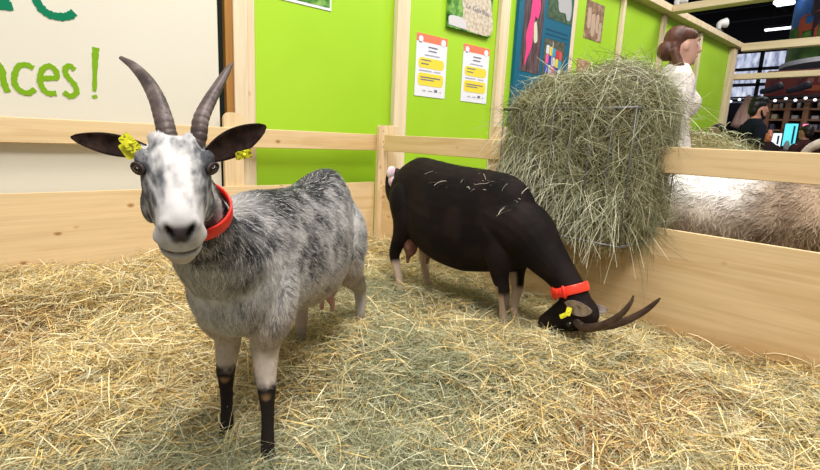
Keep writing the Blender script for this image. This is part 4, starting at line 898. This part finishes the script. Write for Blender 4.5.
# ------------------------------------------------------------ people
def person(name, label, base, face, height, skin, hairc, topc, legc, female=False, hairstyle='short', lean=0.0, vox=.008, arms='down', beard=False, topm=None):
    k = height/1.7; base = np.array(base, float); F_ = nrm(V(face[0], face[1], 0)); L_ = np.cross(V(0, 0, 1), F_)
    def Q(f, l, z): f2 = f+lean*max(z-.9, 0); return base+(F_*f2+L_*l+V(0, 0, z))*k
    root = thing(name, label, 'person', base); M_ = mat(name+'_skin', skin, .55, .3); cl = topm or noisemat(name+'_top', [(.3, topc), (.7, tuple(min(1, c*1.2) for c in topc))], 40, 3, .9, .1, .15); lg = mat(name+'_legs', legc, .8)
    hr_ = noisemat(name+'_hair', [(.35, hairc), (.7, tuple(c*1.9 for c in hairc))], 30, 3, .45, .3, stretch=(1, 1, .3))
    sw = .165 if female else .20
    def torso(g, mb, z0=.92):
        mb.add(*loft([(z0, .155+g, .105+g, -.11-g), (1.0, .150+g, .10+g, -.11-g), (1.12, (.118 if female else .145)+g, .085+g, -.085-g), (1.24, .14+g, .115+g, -.09-g), (1.36, .155+g, .095+g, -.10-g), (1.43, .13+g, .06+g, -.08-g), (1.475, .06+g, .05+g, -.05-g)], lambda a, b, c: Q(c, b, a), 24, 3))
        if female:
            for s_ in (-1, 1): mb.add(*ball(Q(.075, s_*.065, 1.225), np.array((.085, .078, .09))*k+g*.3, (F_, L_, V(0, 0, 1))))
    def armpts(s_):
        if arms == 'fwd': return [Q(-.01, s_*(sw-.03), 1.385), Q(-.02, s_*(sw+.02), 1.26), Q(-.03, s_*(sw+.045), 1.10), Q(.08, s_*(sw+.02), 1.0), Q(.20, s_*(sw-.04), .98)]
        return [Q(-.01, s_*(sw-.03), 1.385), Q(-.02, s_*(sw+.015), 1.26), Q(-.02, s_*(sw+.045), 1.09), Q(.03, s_*(sw+.05), .96), Q(.06, s_*(sw+.045), .84)]
    b = MB(); torso(-.008, b)
    b.tube([Q(-.01, 0, 1.42), Q(.0, 0, 1.49), Q(.018, 0, 1.56)], np.array([.062, .052, .052])*k, 14)
    b.add(*loft([(1.465, .035, .075, .0), (1.485, .052, .098, -.03), (1.52, .063, .103, -.06), (1.56, .070, .100, -.08), (1.60, .074, .098, -.088), (1.64, .073, .09, -.088), (1.68, .055, .06, -.07), (1.70, .02, .02, -.03)], lambda a, bb, c: Q(c, bb, a), 20, 3))
    b.tube([Q(.098, 0, 1.61), Q(.112, 0, 1.585), Q(.122, 0, 1.565), Q(.100, 0, 1.555)], np.array([.010, .013, .015, .012])*k, 8)   # nose
    b.add(*ball(Q(.098, 0, 1.528), np.array((.012, .024, .009))*k, (F_, L_, V(0, 0, 1)))); b.add(*ball(Q(.088, 0, 1.487), np.array((.018, .022, .016))*k, (F_, L_, V(0, 0, 1))))
    for s_ in (-1, 1):
        b.add(*ball(Q(.0, s_*.074, 1.575), np.array((.018, .009, .03))*k, (F_, L_, V(0, 0, 1))))
        P = armpts(s_); b.tube(P, np.array([.055, .045, .038, .032, .024])*k, 12)
        hd_ = P[-1]+nrm(P[-1]-P[-2])*.05*k; dv = nrm(P[-1]-P[-2]); b.add(*ball(hd_, np.array((.045, .022, .04))*k, (dv, L_, nrm(np.cross(dv, L_)))))
        up = nrm(np.cross(dv, L_))
        for i_, fl in enumerate((.062, .075, .070, .055)):
            o_ = up*(-.027+.018*i_)*k; b.tube([hd_+dv*.03*k+o_, hd_+dv*(.03+fl*.6)*k+o_-L_*s_*.006, hd_+dv*(.03+fl)*k+o_-L_*s_*.022], np.array([.009, .008, .006])*k, 8)
        b.tube([hd_-up*.02*k, hd_-up*.045*k+dv*.02*k, hd_-up*.05*k+dv*.045*k], np.array([.011, .009, .007])*k, 8)
        b.tube([Q(0, s_*.085, .95), Q(.01, s_*.09, .7), Q(.015, s_*.09, .48), Q(-.01, s_*.09, .28), Q(-.015, s_*.09, .07)], np.array([.085, .075, .055, .05, .035])*k, 12)
        b.add(*ball(Q(.06, s_*.095, .035), np.array((.12, .045, .035))*k, (F_, L_, V(0, 0, 1))))
    co, po, no = remesh(b, vox, 3); mk('body', co, po, M_, root)
    tp = MB(); torso(.016, tp, .86)
    for s_ in (-1, 1): tp.tube(armpts(s_), np.array([.066, .066, .058, .050, .042])*k, 14)
    c_, p_, n_ = remesh(tp, vox*1.1, 12); mk('top', c_+n_*(((fbm(c_, 22, 2)-.5)*.008)[:, None]), p_, cl, root)
    for s_ in (-1, 1): pass
    tr = MB(); tr.add(*loft([(.86, .15, .10, -.12), (.95, .155, .11, -.12), (.8, .16, .11, -.12)], lambda a, bb, c: Q(c, bb, a), 20, 2))
    for s_ in (-1, 1): tr.tube([Q(0, s_*.085, .93), Q(.01, s_*.09, .7), Q(.015, s_*.09, .48), Q(-.01, s_*.09, .28), Q(-.015, s_*.09, .10)], np.array([.105, .09, .072, .066, .06])*k, 12)
    c_, p_, n_ = remesh(tr, vox*1.3, 3); mk('trousers', c_, p_, lg, root)
    for s_ in (-1, 1): 
        e = MB(); e.add(*ball(Q(.083, s_*.032, 1.60), .011*k)); e = e.build('eye', mat('eye_white', (.7, .68, .65), .2), root, True); q = MB(); q.add(*ball(Q(.0905, s_*.032, 1.60), .006*k)); q.build('iris', PUP, e, True)
        br = MB(); br.tube([Q(.094, s_*.015, 1.622), Q(.095, s_*.035, 1.627), Q(.082, s_*.052, 1.62)], .0035*k, 6); br.build('eyebrow', hr_, root, True)
    lp = MB(); lp.add(*ball(Q(.106, 0, 1.528), np.array((.007, .020, .006))*k, (F_, L_, V(0, 0, 1)))); lp.build('lips', mat('lips', (.55, .12, .10), .4), root, True)
    h = MB(); h.add(*ball(Q(-.026, 0, 1.628), np.array((.090, .079, .084))*k, (F_, L_, V(0, 0, 1))))
    h.add(*ball(Q(-.055, 0, 1.57), np.array((.055, .072, .075))*k, (F_, L_, V(0, 0, 1))))
    for s_ in (-1, 1): h.add(*ball(Q(-.006, s_*.044, 1.645), np.array((.080, .038, .046))*k, (F_, L_, V(0, 0, 1))))
    if hairstyle == 'bun':
        h.add(*ball(Q(-.085, 0, 1.555), np.array((.055, .06, .065))*k)); h.tube([Q(-.07, -.06, 1.55), Q(-.03, -.085, 1.46), Q(.02, -.105, 1.36), Q(.02, -.10, 1.26), Q(.01, -.10, 1.20)], np.array([.028, .03, .026, .022, .008])*k, 10)
    if hairstyle == 'quiff': h.add(*ball(Q(.04, 0, 1.70), np.array((.07, .06, .045))*k)); h.add(*ball(Q(-.03, 0, 1.71), np.array((.08, .07, .05))*k))
    if beard: h.add(*ball(Q(.065, 0, 1.49), np.array((.045, .055, .035))*k, (F_, L_, V(0, 0, 1)))); h.tube([Q(0, -.07, 1.58), Q(.03, -.066, 1.52), Q(.07, 0, 1.485), Q(.03, .066, 1.52), Q(0, .07, 1.58)], .016*k, 8)
    c_, p_, n_ = remesh(h, vox*.8, 3); mk('hair', c_+n_*(((fbm(c_*np.array([3, 3, 1]), 18, 2)-.5)*.006)[:, None]), p_, hr_, root); return root
fuzzy = noisemat('fuzzy_knit', [(.3, (.50, .45, .42)), (.6, (.72, .67, .63))], 60, 4, .95, .1, .5, bscale=150)
person('person', 'woman in a fuzzy cream sweater with brown hair tied back, behind the hay rack', (3.48, 1.37, -.02), (.72, -.70), 1.68, (.62, .36, .28), (.07, .028, .018), (.6, .56, .52), (.05, .015, .06), True, 'bun', .06, .0075, 'down', topm=fuzzy)
person('person', 'dark haired bearded man in a dark navy jacket standing beyond the sheep pen', (7.35, 1.86, -.10), (.66, -.75), 1.64, (.50, .24, .17), (.004, .004, .005), (.006, .008, .014), (.01, .01, .012), False, 'quiff', .08, .012, 'fwd', True)
person('person', 'person in black bent at the aisle just left of the bearded man', (7.6, 2.15, -.12), (-.3, .9), 1.38, (.3, .17, .12), (.004, .004, .005), (.007, .007, .009), (.01, .01, .012), False, 'short', .25, .014, 'fwd')
person('person', 'visitor with a reddish face in front of the bright screens', (10.2, 2.30, -.12), (-.7, -.5), 1.42, (.62, .20, .12), (.01, .007, .006), (.02, .012, .014), (.01, .01, .012), False, 'short', 0, .016)
person('person', 'dark haired visitor at the right edge above the curved horn', (8.5, 1.50, -.12), (.5, .8), 1.42, (.3, .15, .10), (.008, .005, .005), (.03, .01, .01), (.01, .01, .012), False, 'short', 0, .016)

# ------------------------------------------------------------ hall beyond
BX = 14.5
LIT = mat('lit_white', (.8, .8, .85), .4, emit=(.85, .9, 1.0), es=1.6)
# far glazed wall
t = struct(MB().box(32, 32.2, -12, 26, 3.6, 6.2).build('window_1', noisemat('far_glazing', [(.35, (.25, .28, .42)), (.5, (.55, .6, .78)), (.7, (.85, .9, 1.0))], 2.0, 3, .4, stretch=(1, 3, 1))))
gm = t.data.materials[0]; gb_ = gm.node_tree.nodes['Principled BSDF']; gb_.inputs['Emission Strength'].default_value = .9
for l_ in gm.node_tree.links:
    if l_.to_socket == gb_.inputs['Base Color']: gm.node_tree.links.new(l_.from_socket, gb_.inputs['Emission Color']); break
fm = mat('far_frame', (.03, .03, .045), .6)
mb = MB()
for y in np.arange(-11, 25, 1.9): mb.box(31.9, 31.98, y, y+.18, 3.6, 6.2)
for z in (3.6, 4.4, 5.2, 6.1): mb.box(31.9, 31.98, -12, 26, z, z+.16)
mb.build('window_frame', fm, t)
struct(MB().box(33, 33.3, -14, 26, -.12, 8.6).build('wall_far', mat('hall_black', (.010, .009, .012), .9)))
# dark red fascia
t = thing('fascia_sign', 'dark red overhead stand fascia with black lamps beyond the wooden frame', 'sign', (BX, 1.5, 2.55))
MB().box(BX, BX+.25, -1.5, 3.52, 2.22, 2.82, .01).build('panel', noisemat('dark_red', [(.3, (.10, .012, .012)), (.7, (.17, .03, .022))], .8, 3, .5), t)
MB().box(BX-.02, BX, -1.5, 2.75, 2.34, 2.46).build('orange_strip', mat('orange_print', (.34, .07, .03), .5), t)
for k in range(9):
    mb = MB(); mb.prism(rrect(2.6-.2*k, 2.72-.2*k, 2.52, 2.62+.03*(k % 2), .02), 'x', BX-.012, BX-.001); mb.build('printed_mark', mat('fascia_mark', (.28, .10, .08), .5), t)
for k, y in enumerate((3.25, 2.75, 1.7)):
    s = thing('spotlight', ['black stage spotlight under the fascia, leftmost', 'black stage spotlight under the fascia, middle', 'black stage spotlight under the fascia, rightmost'][k], 'lamp', (BX-.5, y, 2.2))
    mb = MB(); mb.tube([(BX-.5, y+.2, 2.30), (BX-.55, y, 2.34), (BX-.6, y-.2, 2.42)], [.06, .07, .09], 12); mb.build('lamp_body', fm, s, True); mb = MB(); mb.tube([(BX-.52, y, 2.36), (BX-.52, y, 2.62), (BX-.02, y, 2.64)], .015, 6, sub=1); mb.build('arm', fm, s, True)
t = thing('lighting_truss', 'black lighting bar with small bright lamps running under the red fascia', 'truss', (BX-.3, 2, 2.1))
MB().box(BX-.35, BX-.27, -1.5, 4.4, 2.18, 2.22).box(BX-.35, BX-.27, -1.5, 4.4, 2.06, 2.09).build('bar', fm, t)
for k, y in enumerate((4.08, 3.9, 3.7, 3.42, 3.18, 2.98, 2.8, 2.62, 2.45)):
    mb = MB(); mb.add(*ball(V(BX-.36, y, 2.15 if k % 2 else 2.11), (.025, .035, .03))); mb.build('lamp', LIT, t, True)
# shelving with goods
SHW = noisemat('shelf_wood', [(.3, (.24, .11, .06)), (.7, (.36, .19, .12))], 3, 3, .6, stretch=(3, 3, .5)); 
t = thing('shelving', 'reddish brown wooden display shelving on the far stand', 'shelving', (BX+.3, 1.8, -.12))
for y in (3.38, 2.99, 2.64, 2.0, 1.4, .8): MB().box(BX, BX+.4, y-.055, y+.055, -.12, 2.16, .004).build('upright', SHW, t)
for z in (2.14, 1.94, 1.70, 1.46, .85, .45): MB().box(BX+.02, BX+.4, .75, 3.40, z-.022, z+.022).build('shelf', SHW, t)
MB().box(BX+.4, BX+.43, .75, 3.43, -.12, 2.16).build('back_panel', mat('shelf_back', (.02, .010, .012), .7), t)
gc_ = [(.08, .08, .15), (.28, .28, .36), (.5, .48, .52), (.30, .05, .05), (.45, .38, .26), (.07, .10, .2), (.4, .40, .42), (.14, .05, .04)]
GMS = [mat('goods%d' % i, c, .5) for i, c in enumerate(gc_)]; gi = 0
for zi, z in enumerate((1.962, 1.722, 1.482)):
    y = 3.30
    while y > .9:
        wd = rng.uniform(.06, .14); hh = rng.uniform(.07, .15)
        if min(abs(y-wd/2-q) for q in (2.99, 2.64, 2.0, 1.4)) > .065+wd/2 and rng.random() < .88:
            c_i = int(rng.integers(0, 8)); o = MB().box(BX+.06, BX+.30, y-wd, y, z, z+hh, .008); o = o.build('goods_box', GMS[c_i]); cn = ['navy', 'slate', 'grey', 'red', 'tan', 'blue', 'pale grey', 'brown'][c_i]
            tag(o, '%s packet on the %s shelf of the far display' % (cn, ['top', 'middle', 'lower'][zi]), 'box', 'goods on the %s shelf, %s' % (['top', 'middle', 'lower'][zi], cn))
        y -= wd+.03
r_ = MB(); r_.add(*ball(V(BX+.15, 3.2, 2.02), (.05, .07, .06))); tag(r_.build('red_bag', mat('redbag', (.55, .02, .02), .5), None, True), 'small bright red bag on the top shelf of the far display', 'bag')
# screens
for k, (y0, y1, z0, z1, c, lb) in enumerate(((2.95, 3.2, 1.08, 1.38, (.85, .95, 1.0), 'bright white screen left of the shelves'), (2.68, 2.92, 1.1, 1.60, (.12, .75, .85), 'cyan lit screen between the shelf uprights'), (2.50, 2.60, 1.1, 1.60, (.95, .25, .45), 'narrow pink lit screen right of the cyan one'))):
    t = thing('screen', lb, 'screen', (BX-.25, (y0+y1)/2, z0)); MB().box(BX-.25, BX-.2, y0-.02, y1+.02, z0-.02, z1+.02).build('case', fm, t)
    MB().box(BX-.256, BX-.25, y0, y1, z0, z1).build('display', mat('lit%d' % k, c, .4, emit=c, es=1.0), t)
    MB().box(BX-.258, BX-.256, y0+.04, y0+.08, z0+.05, z1-.05).build('shown_bar', mat('litb%d' % k, (.02, .1, .2), .4), t)
    MB().box(BX-.24, BX-.21, (y0+y1)/2-.03, (y0+y1)/2+.03, -.12, z0).build('stand', fm, t)
# pale cloth cone
t = thing('hanging_cloth', 'pinkish beige cloth tapering upward, hung at the stand left of the bearded man', 'cloth', (11.5, 3.05, -.12))
mb = MB(); mb.tube([(11.5, 3.03, 1.98), (11.5, 3.04, 1.86), (11.5, 3.07, 1.65), (11.5, 3.09, 1.40)], [.04, .07, .12, .17], 20, .6, side=(0, 1, 0)); mb.build('cloth', noisemat('pink_cloth', [(.3, (.25, .14, .12)), (.7, (.40, .27, .24))], 6, 3, .8, stretch=(1, 6, .6)), t, True)
mb = MB(); mb.tube([(11.55, 3.03, -.12), (11.55, 3.03, 2.0)], .02, 8, sub=1); mb.build('pole', fm, t, True)
# dark counter in the distance
t = thing('counter', 'dark stand counter far behind the bearded man', 'counter', (12.6, 3.3, -.12)); MB().box(12.4, 12.8, 2.1, 4.6, -.12, .95, .01).build('body', mat('counter', (.03, .02, .022), .5), t); MB().box(12.35, 12.85, 2.05, 4.65, .95, 1.0, .005).build('worktop', mat('countertop', (.09, .07, .075), .4), t)
for i, y in enumerate((3.9, 3.6, 3.35, 2.5)):
    mb = MB(); mb.tube([(12.6, y, 1.0), (12.6, y, 1.1), (12.6, y, 1.18)], [.05, .05, .02], 10); tag(mb.build('bottle', mat('bottle%d' % i, [(.3, .3, .4), (.05, .15, .4), (.4, .35, .3), (.4, .4, .45)][i], .3), None, True), '%s bottle on the dark far counter' % ['leftmost pale', 'second, blue', 'third, beige', 'rightmost, light grey'][i], 'bottle')
# strip light, square lamp
LAMP = mat('lamp_white', (1, 1, 1), .4, emit=(1, 1, 1), es=3.0)
t = thing('strip_light', 'long white strip light under the black hall ceiling', 'lamp', (24, 5.8, 5.6)); MB().box(23.9, 24.1, 4.95, 6.15, 5.66, 5.76).build('housing', fm, t); MB().box(23.9, 24.06, 4.97, 6.13, 5.60, 5.66).build('tube', LAMP, t)
for y in (5.2, 5.9): MB().box(24.0, 24.01, y, y+.01, 5.76, 8.6).build('wire', fm, t)
t = thing('ceiling_lamp', 'bright square floodlight at the top edge of the hall', 'lamp', (18, 4.3, 5.0)); MB().box(17.8, 18.2, 4.0, 4.5, 5.22, 5.35).build('housing', fm, t); MB().box(17.82, 18.18, 4.02, 4.48, 5.10, 5.22, .03).build('diffuser', LAMP, t)
MB().box(18.0, 18.02, 4.25, 4.27, 5.35, 8.6).build('wire', fm, t)
# hanging round banner
t = thing('hanging_banner', 'large round hanging banner printed with cows under a blue sky', 'banner', (19.0, 2.35, 3.4))
bc_ = V(19.2, 2.2, 0); R_ = 2.0
def drum(m, z0, z1, r, name, par, a0=0, a1=2*math.pi, n=64):
    v = []; f = []; full = abs(a1-a0-2*math.pi) < 1e-6; nn = n if full else n+1
    for i in range(nn):
        a = a0+(a1-a0)*i/n
        for z in (z0, z1): v.append(bc_+V(r*math.cos(a), r*math.sin(a), z))
    for i in range(n): j = (i+1) % nn; f.append((2*i, 2*j, 2*j+1, 2*i+1))
    o = mk(name, v, f, m, par); md = o.modifiers.new('thick', 'SOLIDIFY'); md.thickness = .03; return o
drum(noisemat('print_sky', [(.35, (.03, .16, .55)), (.55, (.10, .32, .75)), (.68, (.7, .8, .9))], .55, 3, .5), 4.45, 6.6, R_, 'sky_print', t)
drum(noisemat('print_meadow', [(.3, (.02, .05, .01)), (.6, (.08, .2, .03)), (.8, (.3, .35, .12))], 1.6, 4, .5), 3.5, 4.45, R_, 'meadow_print', t)
def cow(a, z, s, m):
    def on(u, vv): aa = a+u*s/R_; return bc_+V((R_+.03)*math.cos(aa), (R_+.03)*math.sin(aa), z+vv*s)
    outl = [(-.7, .1), (-.68, .55), (-.4, .68), (.2, .66), (.5, .75), (.72, .7), (.85, .45), (.7, .4), (.55, .42), (.5, .1), (.48, -.55), (.36, -.55), (.34, -.05), (-.35, -.05), (-.42, -.55), (-.55, -.55), (-.58, .0)]
    front = [on(*p) for p in outl]; v = front+[p-nrm(p-bc_-V(0, 0, p[2]))*.01 for p in front]; n = len(outl)
    mk('printed_cow', v, [tuple(range(n))]+[tuple(range(n, 2*n))[::-1]]+[(i, (i+1) % n, n+(i+1) % n, n+i) for i in range(n)], m, t, smooth=False)
CB = mat('print_cow_black', (.02, .015, .02), .5); CR = mat('print_cow_red', (.33, .06, .025), .5)
for i, (a, z, s, m) in enumerate(((math.radians(160), 4.6, 1.0, CB), (math.radians(192), 4.75, .9, CR), (math.radians(225), 4.5, .9, CB), (math.radians(140), 4.3, .6, CR))): cow(a, z, s, m)
v = [bc_+V((R_+.12)*math.cos(a), (R_+.12)*math.sin(a), z) for z in (3.38, 3.5) for a in np.linspace(0, 2*math.pi, 65)[:-1]]
mk('bottom_disc', v, [tuple(range(64))[::-1], tuple(range(64, 128))]+[(i, (i+1) % 64, 64+(i+1) % 64, 64+i) for i in range(64)], mat('grey_disc', (.55, .56, .62), .5), t, smooth=False)
for a in (0, 2.1, 4.2): MB().box(19.2+math.cos(a), 19.21+math.cos(a), 2.2+math.sin(a), 2.21+math.sin(a), 3.5, 8.6).build('wire', fm, t)
